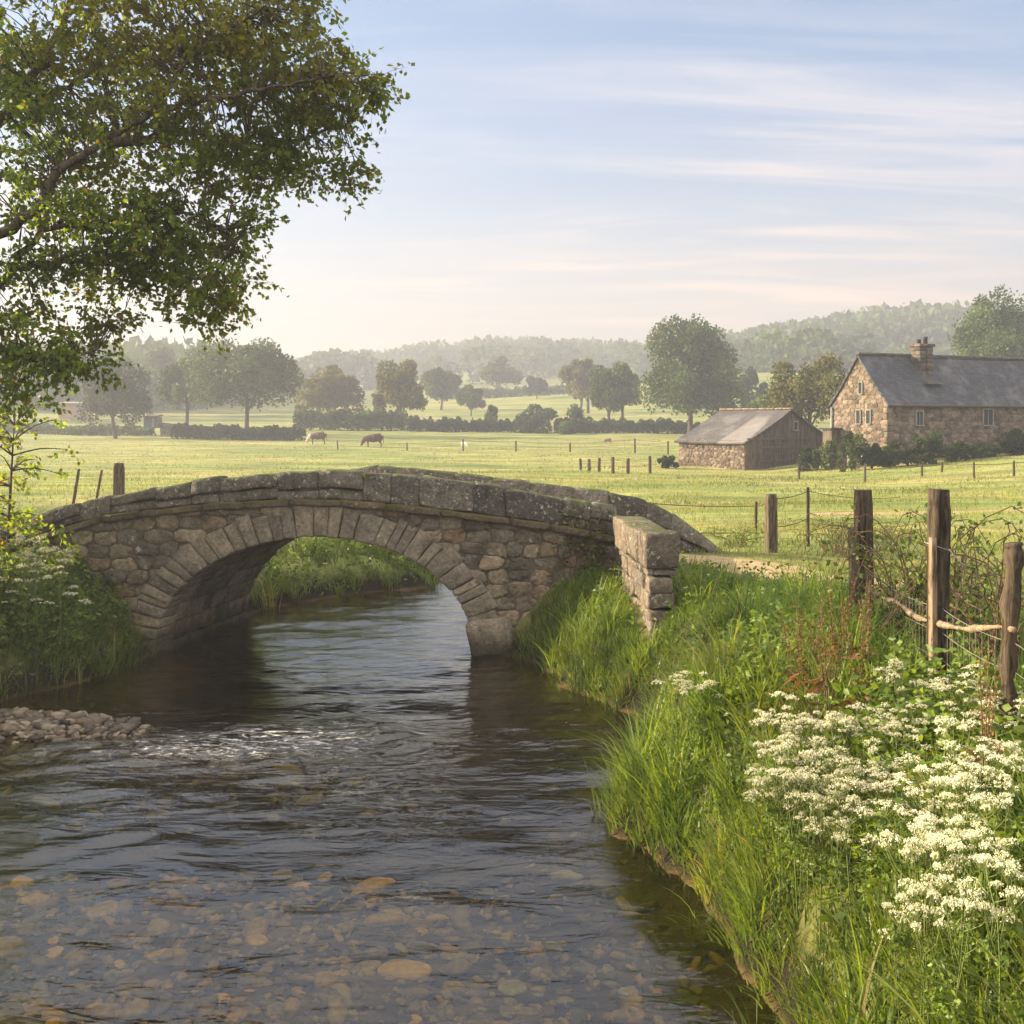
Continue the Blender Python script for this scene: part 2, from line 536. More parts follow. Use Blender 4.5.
# ---- path
PATH = curve([(1.2, 20.8), (2.4, 21.0), (3.7, 20.7), (4.9, 19.0), (6.6, 16.9), (9.5, 14.8)], 60)


def path_dist(x, y):
    d = np.full(np.shape(x), 1e9)
    for a in PATH: d = np.minimum(d, np.hypot(x - a[0], y - a[1]))
    return d


mb = MB()
tg = unit(np.gradient(PATH, axis=0)); nrm = np.stack([-tg[:, 1], tg[:, 0]], 1)
K = np.linspace(-1, 1, 9)
hw = .8 + .14 * np.sin(np.arange(60) * .5)
pp = PATH[:, None] + nrm[:, None] * (K[None, :, None] * hw[:, None, None])
pz = height(pp[..., 0], pp[..., 1]) + .03 - .028 * np.abs(K)[None] ** 4
i = (np.arange(59)[:, None] * 9 + np.arange(8)[None]).ravel()
mb.add(np.concatenate([pp, pz[..., None]], 2).reshape(-1, 3), np.stack([i, i + 9, i + 10, i + 1], 1))
m, nt, out, g = new_mat('path_earth')
n = noi(nt, g.outputs['Position'], 4, 8, .7)
finish(nt, out, ramp(nt, n, [(.3, (.20, .15, .07)), (.55, (.36, .27, .145)), (.75, (.42, .34, .21))]), .95, n, .6, .05, .1)
TR = curve([(8.5, 34.0), (12, 34.6), (17, 35.6), (24, 37.5)], 60)
tg = unit(np.gradient(TR, axis=0)); nrm = np.stack([-tg[:, 1], tg[:, 0]], 1)
pp = TR[:, None] + nrm[:, None] * (K[None, :, None] * .42)
pz = height(pp[..., 0], pp[..., 1]) + .04 - .036 * np.abs(K)[None] ** 4
mb2 = MB()
mb2.add(np.concatenate([pp, pz[..., None]], 2).reshape(-1, 3), np.stack([i, i + 9, i + 10, i + 1], 1))
tag(mb2.build('track', m), kind='structure')
tag(mb.build('path', m), kind='structure')

# ------------------------------------------------------------------ bridge
YF = 18.8; BW = 3.7; PX = YF / F; SK = .17
ACX, AHW, ACZ, ARZ = (315 - 512) * PX, 158 * PX, CH - (648 - HY) * PX, 111 * PX      # arch centre, half span, springing, rise
RING = .47


def zpx(tbl):
    t = np.array(tbl, float)
    return (t[:, 0] - 512) * PX, CH - (t[:, 1] - HY) * PX


TX, TZ = zpx([(-60, 545), (20, 521), (60, 508), (100, 498), (150, 488), (200, 480), (260, 473), (330, 470), (400, 474), (450, 480), (500, 487), (560, 497), (612, 507), (640, 512)])
LX, LZ = zpx([(-60, 566), (20, 548), (70, 531), (105, 521), (150, 515), (197, 510), (299, 504), (340, 505), (400, 510), (445, 515), (516, 524), (570, 532), (612, 541), (640, 546)])
ptop = lambda x: np.interp(x, TX, TZ)
ledge = lambda x: np.interp(x, LX, LZ)
bx0, bx1 = TX[1] - .7, (613 - 512) * PX


def skew(v):
    v = np.array(v, float)
    v[:, 0] += SK * (v[:, 1] - YF)
    return v


bridge = thing('stone_bridge', 'old hump-backed stone arch bridge with mossy parapet spanning the stream', 'bridge', (ACX, YF + BW / 2, 0))
BO = (ACX, YF + BW / 2, 0)


def inellipse(x, z, extra):
    return np.hypot((x - ACX) / (AHW + extra), (z - ACZ) / (ARZ + extra))


def voronoi(seeds, asp):
    P = seeds * np.array([1.0, asp])
    cells = []
    for k in range(len(P)):
        d = np.hypot(*(P - P[k]).T)
        nb = np.argsort(d)[1:17]
        poly = [(P[k][0] + a, P[k][1] + b) for a, b in ((-1, -1), (1, -1), (1, 1), (-1, 1))]
        for j in nb:
            mid = (P[k] + P[j]) / 2; n = P[j] - P[k]
            outp = []
            for a in range(len(poly)):
                p, q = poly[a], poly[(a + 1) % len(poly)]
                dp = (p[0] - mid[0]) * n[0] + (p[1] - mid[1]) * n[1]
                dq = (q[0] - mid[0]) * n[0] + (q[1] - mid[1]) * n[1]
                if dp <= 0: outp.append(p)
                if (dp < 0 < dq) or (dq < 0 < dp):
                    t = dp / (dp - dq)
                    outp.append((p[0] + (q[0] - p[0]) * t, p[1] + (q[1] - p[1]) * t))
            poly = outp
            if len(poly) < 3: break
        cells.append(np.array(poly) / np.array([1.0, asp]) if len(poly) >= 3 else None)
    return cells


def rubble_stone(mb, poly, place, gap=.012, thick=.05):
    c = poly.mean(0)
    r = np.hypot(*(poly - c).T).mean()
    if r < .035: return
    p = c + (poly - c) * max(.5, 1 - gap / r)
    for _ in range(2):
        q = np.roll(p, -1, 0)
        p = np.stack([p * .8 + q * .2, p * .2 + q * .8], 1).reshape(-1, 2)
    n = len(p)
    p = p + rng.normal(0, .008, p.shape)
    tk = thick * random.uniform(.55, 1.35)
    tilt = rng.normal(0, .12, 2)
    rings = []
    for s, dpt in ((1.0, 0), (.985, .8), (.93, 1.0), (.5, 1.03)):
        q = c + (p - c) * s
        dep = tk * dpt + ((q - c) @ tilt) * .5 * (dpt > .5) + rng.normal(0, .005, n) * (dpt > .5)
        rings.append(np.column_stack([q, dep]))
    rings.append(np.array([[c[0], c[1], tk * 1.05]]))
    v = np.concatenate(rings)
    Q, T = [], []
    for a in range(3):
        for b in range(n):
            e = (b + 1) % n
            Q.append((a * n + b, a * n + e, (a + 1) * n + e, (a + 1) * n + b))
    for b in range(n): T.append((3 * n + b, 3 * n + (b + 1) % n, 4 * n))
    mb.add(place(v), Q, T, random.random())


def rubble_seeds(x0, x1, z0, z1, row=.2, w=.34):
    out = []; z = z0
    while z < z1:
        rh = row * random.uniform(.6, 1.35)
        x = x0 + random.uniform(0, w)
        while x < x1:
            ww = w * random.uniform(.5, 1.6)
            out.append((x + ww / 2, z + rh / 2 + random.gauss(0, row * .12)))
            x += ww
        z += rh
    return np.array(out)


def wall_face(front):
    """backing of mortar and the rubble in front of it"""
    mm, ms = MB(), MB()
    yy = YF if front else YF + BW
    sg = -1 if front else 1
    xs = np.arange(bx0, bx1 + .05, .07)
    zt = ledge(xs) + .02
    u = (xs - ACX) / (AHW + .2)
    zb = np.where(np.abs(u) < 1, ACZ + (ARZ + .2) * np.sqrt(np.clip(1 - u * u, 0, 1)), -.6)
    n = len(xs)
    v = np.concatenate([np.column_stack([xs, np.full(n, yy), zb]), np.column_stack([xs, np.full(n, yy), zt])])
    i = np.arange(n - 1)
    q = np.stack([i, i + 1, i + n + 1, i + n], 1)
    mm.add(skew(v), q if front else q[:, ::-1])
    if front:
        mm.build('mortar_core', MT['mortar'], bridge, BO)
        sd = rubble_seeds(bx0 - .2, bx1 + .1, -.35, 2.6)
        for poly, s in zip(voronoi(sd, 1.75), sd):
            if poly is None or s[1] > ledge(s[0]) + .02: continue
            if inellipse(s[0], s[1], RING * .8) < 1 or (abs(s[0] - ACX) < AHW + .3 and s[1] < ACZ): continue
            if s[0] > bx1 + .02 or s[0] < bx0: continue
            poly = poly.copy()
            poly[:, 1] = np.minimum(poly[:, 1], ledge(poly[:, 0]) - .01)
            poly[:, 0] = np.clip(poly[:, 0], bx0, bx1 + .05)
            r = inellipse(poly[:, 0], poly[:, 1], RING * .75)
            bad = (r < 1) & (poly[:, 1] > ACZ)
            k = np.where(bad, 1 / np.maximum(r, .05), 1)
            poly[:, 0] = ACX + (poly[:, 0] - ACX) * k
            poly[:, 1] = ACZ + (poly[:, 1] - ACZ) * k
            rubble_stone(ms, poly, lambda v: skew(np.column_stack([v[:, 0], yy + .02 - v[:, 2], v[:, 1]])), .013, .045)
        ms.build('spandrel_rubble', MT['rubble'], bridge, BO)
    else:
        mm.build('rear_wall', MT['rubble'], bridge, BO)


wall_face(True); wall_face(False)

# voussoir ring, both faces' thickness real
ms = MB()
th = [-.05]
while th[-1] < math.pi + .02:
    th.append(th[-1] + random.choice([.055, .07, .085, .1, .13]) * random.uniform(.9, 1.1))
for a0, a1 in zip(th[:-1], th[1:]):
    dep = random.uniform(.4, .7); ro = RING * random.uniform(.9, 1.12); pr = random.uniform(.035, .075)
    g0 = .002

    def fn(p, a0=a0, a1=a1, dep=dep, ro=ro, pr=pr):
        a = (a0 + a1) / 2 + p[:, 0] * ((a1 - a0) / 2 - g0)
        r = ro * (p[:, 2] * .5 + .5)
        return skew(np.column_stack([ACX + np.cos(a) * (AHW + r), YF - pr + dep * (p[:, 1] * .5 + .5), ACZ + np.where(np.sin(a) < 0, np.sin(a) * (AHW + r) * 1.6, np.sin(a) * (ARZ + r))]))
    block(ms, fn, .022, .035, 7)
for a0 in (0,):   # the large springer on the right foot
    block(ms, lambda p: skew(box_fn((ACX + AHW + .30, YF + .12, ACZ + .16), (.34, .26, .30), 0)(p) + np.column_stack([p[:, 2] * -.06, 0 * p[:, 0], p[:, 0] * .04])), .035, .09, 3)
    block(ms, lambda p: skew(box_fn((ACX + AHW + .3, YF + .14, ACZ - .28), (.27, .26, .14), 0)(p)), .03, .09, 4)
ms.build('arch_ring', MT['voussoir'], bridge, BO)

# vault under the arch, course by course
ms = MB()
courses = 22
for k in range(courses):
    a0 = -.35 + k * (math.pi + .7) / courses; a1 = a0 + (math.pi + .7) / courses - .012
    y = YF + .35
    while y < YF + BW:
        ln = random.uniform(.3, .8); y1 = min(y + ln, YF + BW)
        off = random.uniform(0, .035)

        def fn(p, a0=a0, a1=a1, y=y, y1=y1, off=off):
            a = (a0 + a1) / 2 + p[:, 0] * (a1 - a0) / 2
            r = off + .3 * (p[:, 2] * .5 + .5)
            return skew(np.column_stack([ACX + np.cos(a) * (AHW + r), (y + y1) / 2 + p[:, 1] * ((y1 - y) / 2 - .008), ACZ + np.where(np.sin(a) < 0, np.sin(a) * AHW * 1.6, np.sin(a) * (ARZ + r))]))
        block(ms, fn, .02, .06, 4)
        y = y1
ms.build('vault', MT['rubble'], bridge, BO)

# ledge course
ms = MB(); x = bx0
while x < bx1:
    l = random.uniform(.55, 1.1); x1 = min(x + l, bx1 + .05)
    pr = random.uniform(.07, .12); hh = random.uniform(.045, .062)

    def fn(p, x=x, x1=x1, pr=pr, hh=hh):
        xx = (x + x1) / 2 + p[:, 0] * ((x1 - x) / 2 - .006)
        return skew(np.column_stack([xx, YF + .1 + p[:, 1] * (.1 + pr), ledge(xx) + .035 + p[:, 2] * hh]))
    block(ms, fn, .02, .12, 5)
    x = x1
ms.build('string_course', MT['ledge'], bridge, BO)


def parapet(yc, xa, xb, topf, botf, mat, name, two=False):
    ms = MB(); x = xa
    while x < xb:
        l = random.uniform(.4, .95); x1 = min(x + l, xb)
        if xb - x1 < .3: x1 = xb
        off = random.uniform(-.02, .02); dz = random.uniform(-.022, .02)
        split = random.random() < .5

        def fn(p, x=x, x1=x1, lo=0.0, hi=1.0):
            xx = (x + x1) / 2 + p[:, 0] * ((x1 - x) / 2 + .002)
            t = topf(xx) + dz; b = botf(xx)
            z = b + (t - b) * (lo + (hi - lo) * (p[:, 2] * .5 + .5))
            return skew(np.column_stack([xx, yc + off + p[:, 1] * (.19 - .02 * p[:, 2]), z]))
        if split:
            h = random.uniform(.3, .5)
            block(ms, lambda p: fn(p, hi=h - .012), .025, .07, 4)
            block(ms, lambda p: fn(p, lo=h + .012), .028, .07, 4)
        else:
            block(ms, fn, .034, .04, 5)
        x = x1
    return ms.build(name, mat, bridge, BO)


parapet(YF + .16, bx0, bx1 + .02, ptop, lambda x: ledge(x) + .09, MT['parapet'], 'front_parapet')
# rear parapet sweeps down to the track at its right end
rtx = np.array([bx0, ACX, 1.0, 1.75, 2.2, 2.6, 2.95, 3.3]); rtz = np.array([2.0, 2.84, 2.36, 2.24, 2.05, 1.78, 1.52, 1.22])
parapet(YF + BW - .1, bx0, 3.3, lambda x: np.interp(x, rtx, rtz), lambda x: np.minimum(np.interp(x, rtx, rtz) - .3, ledge(np.minimum(x, 1.4)) - .25 - .25 * np.maximum(x - 1.4, 0)), MT['parapet'], 'rear_parapet')

# roadway over the hump
xs = np.arange(bx0, bx1 + .6, .2); n = len(xs)
zd = np.minimum(ledge(xs) + .03, ledge(ACX) + .1)
mb = MB()
v = np.concatenate([np.column_stack([xs, np.full(n, YF + .2), zd]), np.column_stack([xs, np.full(n, YF + BW - .15), zd])])
i = np.arange(n - 1)
mb.add(skew(v), np.stack([i, i + 1, i + n + 1, i + n], 1))
mb.build('roadway', bpy.data.materials['path_earth'], bridge, BO)

# wing wall that turns towards the camera, with its end pier
mw, mc = MB(), MB()
A0, A1 = np.array([1.79, 18.55]), np.array([1.93, 15.4])
wd = .215


def wing(mbx, t0, t1, z0, z1, w=wd, rough=.02, worn=.06, slope=0.0):
    p0 = A0 + (A1 - A0) * t0; p1 = A0 + (A1 - A0) * t1
    u = unit(p1 - p0); nn = np.array([-u[1], u[0]])

    def fn(p):
        q = (p0 + p1)[None] / 2 + (p1 - p0)[None] / 2 * p[:, :1] + nn[None] * p[:, 1:2] * w
        z = (z0 + z1) / 2 + p[:, 2] * (z1 - z0) / 2 - slope * p[:, 0]
        return np.column_stack([q, z])
    block(mbx, fn, rough, worn, 4)


for a, b in ((0, .44), (.446, .80), (.805, 1.0)):
    wing(mc, a, b, 1.74 + random.uniform(-.03, .03), 2.20 + random.uniform(-.03, .02), wd + random.uniform(-.012, .02), .022, .035)
z = .5
while z < 1.70:
    h = random.choice([.16, .22, .3]); h = min(h, 1.72 - z)
    t = 0.0 - random.uniform(0, .08)
    while t < .985:
        l = random.uniform(.08, .26); t1 = min(.985, t + l)
        if .985 - t1 < .07: t1 = .985
        dzz = random.uniform(-.025, .025)
        wing(mw, t + .002, t1 - .002, z + dzz + .002, z + h + dzz, wd + random.uniform(-.045, .0) - (.02 if z < 1.5 else .0), .028, .05)
        t = t1
    z += h
mw.build('wing_wall', MT['warm'], bridge, BO)
mc.build('wing_coping', MT['warm'], bridge, BO)

# ------------------------------------------------------------------ vegetation materials
MT['grass'] = foliage_mat('bank_grass_blades', (.05, .11, .014), (.22, .31, .05), .5, .5, .35, (.38, .31, .12), 1.7, (.14, .17, .035))
MT['reed'] = foliage_mat('stream_grass_blades', (.035, .08, .014), (.20, .26, .045), .45, .45, .4, (.38, .29, .12), 1.5)
MT['meadow'] = foliage_mat('meadow_blades', (.105, .155, .034), (.27, .28, .075), .4, .6, .2, (.38, .32, .13), .12)
MT['weed'] = foliage_mat('weed_leaves', (.05, .105, .014), (.19, .26, .04), .4, .5, .35, None, 1.2)
MT['oak'] = foliage_mat('near_tree_leaves', (.09, .155, .02), (.21, .29, .038), .66, .5, .35, (.23, .17, .02), .55, (.17, .15, .02))
MT['tree'] = foliage_mat('hedgerow_tree_leaves', (.035, .065, .014), (.09, .13, .026), .3, .6, .2, None, .3)
MT['treey'] = foliage_mat('yellowing_tree_leaves', (.065, .075, .014), (.16, .15, .03), .3, .6, .2, None, .3)
MT['darkleaf'] = foliage_mat('dark_tree_leaves', (.022, .04, .016), (.055, .078, .026), .25, .6, .2, None, .3)
MT['shrub'] = foliage_mat('shrub_leaves', (.03, .055, .014), (.10, .125, .032), .3, .6, .2, None, .5)
MT['bark'] = wood_mat('bark', (.045, .034, .026), (.10, .078, .058), .6)
MT['post'] = wood_mat('weathered_post_wood', (.06, .043, .03), (.145, .108, .075))
MT['darkpost'] = wood_mat('dark_post_wood', (.034, .026, .018), (.095, .07, .048))
MT['palewood'] = wood_mat('pale_bare_wood', (.15, .105, .07), (.30, .22, .15))
MT['twig'] = plain_mat('dry_twig', (.12, .075, .045), .9)
MT['stem'] = foliage_mat('green_stem', (.09, .13, .03), (.15, .18, .05), .1)
MT['petal'] = foliage_mat('white_petals', (.50, .50, .37), (.80, .79, .70), .25, .7, .1)
MT['dock'] = foliage_mat('dock_seed', (.10, .045, .018), (.22, .12, .045), .3)
MT['wire'] = plain_mat('fence_wire', (.28, .26, .23), .5, .3, 8, .6)


def in_view(x, y, m=1.15):
    return (np.abs(x / np.maximum(y, .5)) < .4267 * m + .9 / np.maximum(y, 1)) & (y > 3.2)


def on_bridge(x, y):
    xs_ = x - SK * (y - YF)
    a = (xs_ > bx0 - .3) & (xs_ < bx1 + .1) & (y > YF - .12) & (y < YF + BW + .1)
    t = (y - 15.4) / 3.15
    b = (np.abs(x - (1.93 - .14 * t)) < .27) & (y > 15.36) & (y < 18.8)
    return a | b


def tussocks(n, xr, yr, keep, L, W, per, spread, rmax, mb, segs=3, lean=(.25, .9), towater=True, dens=None):
    """grass grown in tufts: centres scattered, blades fanning from each"""
    cx = rng.uniform(*xr, n); cy = rng.uniform(*yr, n)
    s = river(cx, cy)
    ok = keep(cx, cy, s) & in_view(cx, cy) & ~on_bridge(cx, cy)
    cx, cy = cx[ok], cy[ok]
    k = rng.integers(per[0], per[1], len(cx))
    c = np.repeat(np.arange(len(cx)), k)
    sz = rng.uniform(.45, 1.3, len(cx)) * (1 + .42 * wob(cx, cy, 1.6, .7))
    sz = sz * (1 - .6 * np.exp(-((cx - 2.3) / .9) ** 2 - ((cy - 7.3) / 1.6) ** 2))
    r = np.abs(rng.normal(0, spread, len(c))); a = rng.uniform(0, 2 * np.pi, len(c))
    x = cx[c] + r * np.cos(a); y = cy[c] + r * np.sin(a)
    s = river(x, y)
    ok = (s < .4) & ~on_bridge(x, y)
    x, y, c, a, s = x[ok], y[ok], c[ok], a[ok], s[ok]
    z = np.maximum(height(x, y), -.08) - .02
    l = rng.uniform(L[0], L[1], len(x)) * sz[c]
    if towater:
        # slope of the bank bends the tuft downhill
        e = .15
        gx = height(x + e, y) - height(x - e, y); gy = height(x, y + e) - height(x, y - e)
        az = np.arctan2(np.sin(a) - gy * .7, np.cos(a) - gx * .7) + rng.normal(0, .6, len(x))
    else:
        az = a + rng.normal(0, .6, len(x))
    ln = rng.uniform(*lean, len(x))
    rv = np.clip(rng.random(len(cx))[c] * .72 + rng.random(len(x)) * .32 - .02, 0, 1)
    blades(mb, np.column_stack([x, y, z]), l, rng.uniform(W[0], W[1], len(x)), az, ln, rv, segs)


# near right bank
mb = MB()
tussocks(2600, (1.0, 5.0), (3.4, 10), lambda x, y, s: (s < -.02) & (s > -6), (.08, .24), (.006, .013), (12, 24), .09, 0, mb, 3, (.15, .9))
tussocks(430, (1.0, 5.0), (3.4, 10.5), lambda x, y, s: (s < -.02) & (s > -6) & (wob(x, y, 2.0, 1.3) > -.35), (.32, .7), (.010, .024), (26, 56), .075, 0, mb, 6, (.2, 1.15))
tussocks(2600, (.6, 6.5), (9, 20), lambda x, y, s: (s < -.02) & (s > -6) & (path_dist(x, y) > 1.2), (.1, .3), (.007, .014), (14, 28), .1, 0, mb, 3)
tussocks(2600, (-.1, 3.2), (14, 18.7), lambda x, y, s: (s < .0) & (s > -6), (.1, .26), (.009, .016), (12, 24), .1, 0, mb, 3)
tussocks(560, (.5, 6.0), (9.5, 19), lambda x, y, s: (s < -.02) & (s > -6) & (path_dist(x, y) > 2.7) & (wob(x, y, 1.7, 2.3) > -.3), (.35, .66), (.011, .024), (28, 56), .09, 0, mb, 5, (.2, 1.15))
tussocks(800, (1.5, 12), (12, 24), lambda x, y, s: (s < -.3) & (path_dist(x, y) > .62), (.06, .16), (.008, .015), (10, 22), .1, 0, mb, 3)
tag(mb.build('bank_grass', MT['grass']), 'tall sunlit grass covering the right bank of the stream', 'grass', kind='stuff')
# rank grass hanging over the water
mb = MB()
tussocks(1500, (.3, 2.8), (4, 18.4), lambda x, y, s: (s < .02) & (s > -.42) & (wob(x, y, 2.2, .2) > -.45), (.24, .58), (.010, .023), (16, 34), .075, 0, mb, 5, (.25, 1.0))
tussocks(70, (.2, 2.2), (5, 17.5), lambda x, y, s: (s < .3) & (s > .0), (.3, .6), (.006, .013), (16, 34), .06, 0, mb, 5, (.4, 1.2))
tussocks(900, (-9, -5.4), (13.5, 18.6), lambda x, y, s: (s < .03) & (s > -1.3), (.3, .65), (.008, .016), (18, 34), .08, 0, mb, 4, (.3, 1.0))
tussocks(900, (-6.5, 1.2), (23, 32), lambda x, y, s: (s < .03) & (s > -2.5), (.3, .65), (.012, .022), (14, 26), .1, 0, mb, 3, (.3, 1.0))
tussocks(620, (1.2, 2.9), (3.6, 9.4), lambda x, y, s: (s < .0) & (s > -.95), (.22, .6), (.008, .019), (16, 32), .075, 0, mb, 5, (.25, 1.1))
tag(mb.build('stream_grass', MT['reed']), 'rank green grass hanging over the edges of the water', 'grass', kind='stuff')
# meadow grass, thinning with distance
mb = MB()


def meadow_band(n, y0, y1, L, W, segs):
    y = rng.uniform(y0, y1, n); x = rng.uniform(-.52, .52, n) * y
    s = river(x, y)
    ok = (s < -.4) & ~on_bridge(x, y) & (path_dist(x, y) > .75) & (wob(x * .7, y * 1.4, .55, .2) + rng.normal(0, .5, n) > -.35)
    x, y = x[ok], y[ok]
    nn = len(x)
    l = rng.uniform(*L, nn) * (1 + .5 * wob(x, y, .4, 1.5))
    rv = np.clip(.5 + .4 * wob(x, y * 2, .3, .9) + rng.normal(0, .2, nn), 0, .99)
    blades(mb, np.column_stack([x, y, height(x, y) - .02]), l, rng.uniform(*W, nn), rng.uniform(0, 6.28, nn), rng.uniform(.2, 1, nn), rv, segs)


meadow_band(60000, 19, 42, (.07, .22), (.012, .025), 2)
meadow_band(60000, 40, 75, (.07, .2), (.025, .05), 2)
meadow_band(45000, 75, 150, (.08, .2), (.05, .1), 1)
tag(mb.build('meadow_grass', MT['meadow']), 'pale yellow-green pasture grass of the wide meadow', 'grass', kind='stuff')


# leafy weeds among the grass on both banks
def weed_patch(mb, n, xr, yr, keep, hgt, size, per):
    cx = rng.uniform(*xr, n); cy = rng.uniform(*yr, n)
    ok = keep(cx, cy, river(cx, cy)) & in_view(cx, cy, 1.2) & ~on_bridge(cx, cy)
    cx, cy = cx[ok], cy[ok]
    k = rng.integers(*per, len(cx)); c = np.repeat(np.arange(len(cx)), k)
    h = rng.uniform(*hgt, len(cx))
    u = rng.random(len(c)) ** .7
    r = np.abs(rng.normal(0, .09, len(c))) * (1.2 - .5 * u); a = rng.uniform(0, 6.28, len(c))
    x = cx[c] + r * np.cos(a); y = cy[c] + r * np.sin(a)
    z = height(x, y) + h[c] * u
    d = np.column_stack([np.cos(a), np.sin(a), rng.normal(.05, .45, len(c))])
    leaves(mb, np.column_stack([x, y, z]), rng.uniform(*size, len(c)), d, .55, .3, np.clip(rng.random(len(cx))[c] * .6 + rng.random(len(c)) * .4, 0, 1))


mb = MB()
weed_patch(mb, 1500, (1.2, 4.6), (3.6, 11), lambda x, y, s: (s < -.25) & (wob(x, y, 1.3, .4) > -.2), (.15, .55), (.035, .1), (10, 24))
weed_patch(mb, 900, (1, 5.5), (9.5, 19), lambda x, y, s: (s < -.35) & (path_dist(x, y) > 1.5), (.12, .45), (.04, .09), (10, 20))
weed_patch(mb, 1500, (-9.0, -5.4), (14.5, 18.7), lambda x, y, s: (s < -.15), (.15, .7), (.05, .12), (14, 28))
weed_patch(mb, 500, (-6.5, -2), (22.7, 31), lambda x, y, s: (s < -.15), (.3, .9), (.06, .13), (14, 26))
tag(mb.build('undergrowth', MT['weed']), 'leafy green weeds and nettles among the bank grass', 'undergrowth', kind='stuff')


# ------------------------------------------------------------------ near tree
def cluster_leaves(mb, tw, ctr, n, rad, size, droop=.25, tmat=None):
    """a spray: a few twiglets from the centre with leaves along them"""
    k = max(3, n // 9)
    dirs = unit(rng.normal(size=(k, 3)) * [1, 1, .55] + [0, 0, -.05])
    ln = rad * rng.uniform(.6, 1.25, k)
    w = rng.integers(0, k, n)
    t = rng.uniform(.15, 1, n)
    p = ctr + dirs[w] * (ln[w] * t)[:, None] + rng.normal(0, .035, (n, 3))
    p[:, 2] -= droop * rad * t * t
    d = dirs[w] + rng.normal(0, .6, (n, 3)) + [0, 0, -.5]
    leaves(mb, p, rng.uniform(size[0], size[1], n), d, .68, .3)
    if tw is not None:
        for j in range(k):
            tt = np.array([0, .5, 1.0])[:, None]
            q = ctr + dirs[j] * ln[j] * tt
            q[:, 2] -= droop * rad * tt[:, 0] ** 2
            tube(tw, q * .8 + ctr * .2, [.003, .002, .0012], 3, cap=False)


TB = np.array([-9.0, 14.6]); tz = Hs(*TB)
tree = thing('broadleaf_tree', 'large leafy tree leaning over the stream, its limbs filling the upper left', 'tree', (*TB, tz))
TO = (*TB, tz)
tr, cr = MB(), MB()
D0 = 14.3
trunk = curve([(TB[0], TB[1], tz - .2), (TB[0] + .05, TB[1], 2.4), (TB[0] + .25, TB[1] - .1, 4.0), (TB[0] + .2, TB[1] + .1, 6.2), (TB[0] + .5, TB[1] + .2, 8.6), (TB[0] + .6, TB[1], 10.6)], 26)
tube(tr, trunk, np.linspace(.36, .07, 26) + .12 * np.exp(-np.linspace(0, 9, 26)), 12, rough=.06)
limb_pts = []


def limb(pix, r0, r1, n=22):
    pts = []
    for q in pix: pts.append(at(*q) if len(q) == 3 and q[1] > -900 else np.array(q))
    c = curve(pts, n)
    c += rng.normal(0, .02, c.shape)
    tube(tr, c, np.linspace(r0, r1, n), 8, rough=.06)
    for a, b in zip(c, np.linspace(r0, r1, n)): limb_pts.append((*a, b))
    return c


t_at = lambda k: trunk[k]


def pix_of(v): return (512 + v[0] / v[1] * F, HY - (v[2] - CH) / v[1] * F, v[1])


limb([pix_of(t_at(10)), (-110, 290, 14.3), (0, 234, 14.1), (39, 207, 14.0), (58, 172, 13.9), (105, 140, 13.8), (148, 113, 13.7), (172, 82, 13.6), (211, 43, 13.5), (260, 10, 13.4)], .085, .012, 30)
limb([(105, 141, 13.8), (140, 140, 13.9), (184, 131, 14.1), (242, 146, 14.4), (300, 140, 14.6), (350, 120, 14.7)], .07, .012)
limb([(148, 113, 13.7), (200, 100, 13.4), (260, 90, 13.2), (330, 75, 13.0)], .05, .01)
limb([pix_of(t_at(9)), (-100, 340, 14.6), (0, 285, 14.4), (23, 250, 14.3), (60, 227, 14.2), (120, 225, 14.0), (190, 215, 13.9), (240, 240, 13.8)], .065, .01, 26)
limb([(10, 268, 14.4), (50, 264, 14.5), (98, 262, 14.7), (160, 280, 14.9), (220, 300, 15.0)], .05, .01)
limb([pix_of(t_at(14)), (-90, 160, 14.8), (0, 120, 14.9), (35, 74, 14.9), (55, 39, 15.0), (90, -40, 15.1)], .13, .02)
limb([(0, 120, 14.9), (60, 90, 15.3), (130, 60, 15.6), (200, 55, 15.8)], .05, .01)
limb([pix_of(t_at(7)), (-80, 350, 14.2), (0, 348, 14.0), (50, 363, 13.9), (95, 350, 13.8)], .06, .008)
limb([pix_of(t_at(18)), (-60, -60, 14.3), (60, -80, 14.0), (190, -70, 13.8), (290, -20, 13.7)], .10, .015)
limb([pix_of(t_at(12)), (-380, 150, 14), (-480, 60, 14.2), (-560, 40, 14.3)], .13, .02)
limb([pix_of(t_at(13)), (-200, 100, 16), (-150, 40, 17.5), (-80, 30, 18.5)], .10, .02)
limb([pix_of(t_at(11)), (-260, 160, 13), (-240, 90, 11.8), (-200, 60, 11)], .10, .02)
limb([pix_of(t_at(20)), (-300, -150, 14.5), (-380, -230, 14.5)], .08, .02)
LP = np.array(limb_pts)
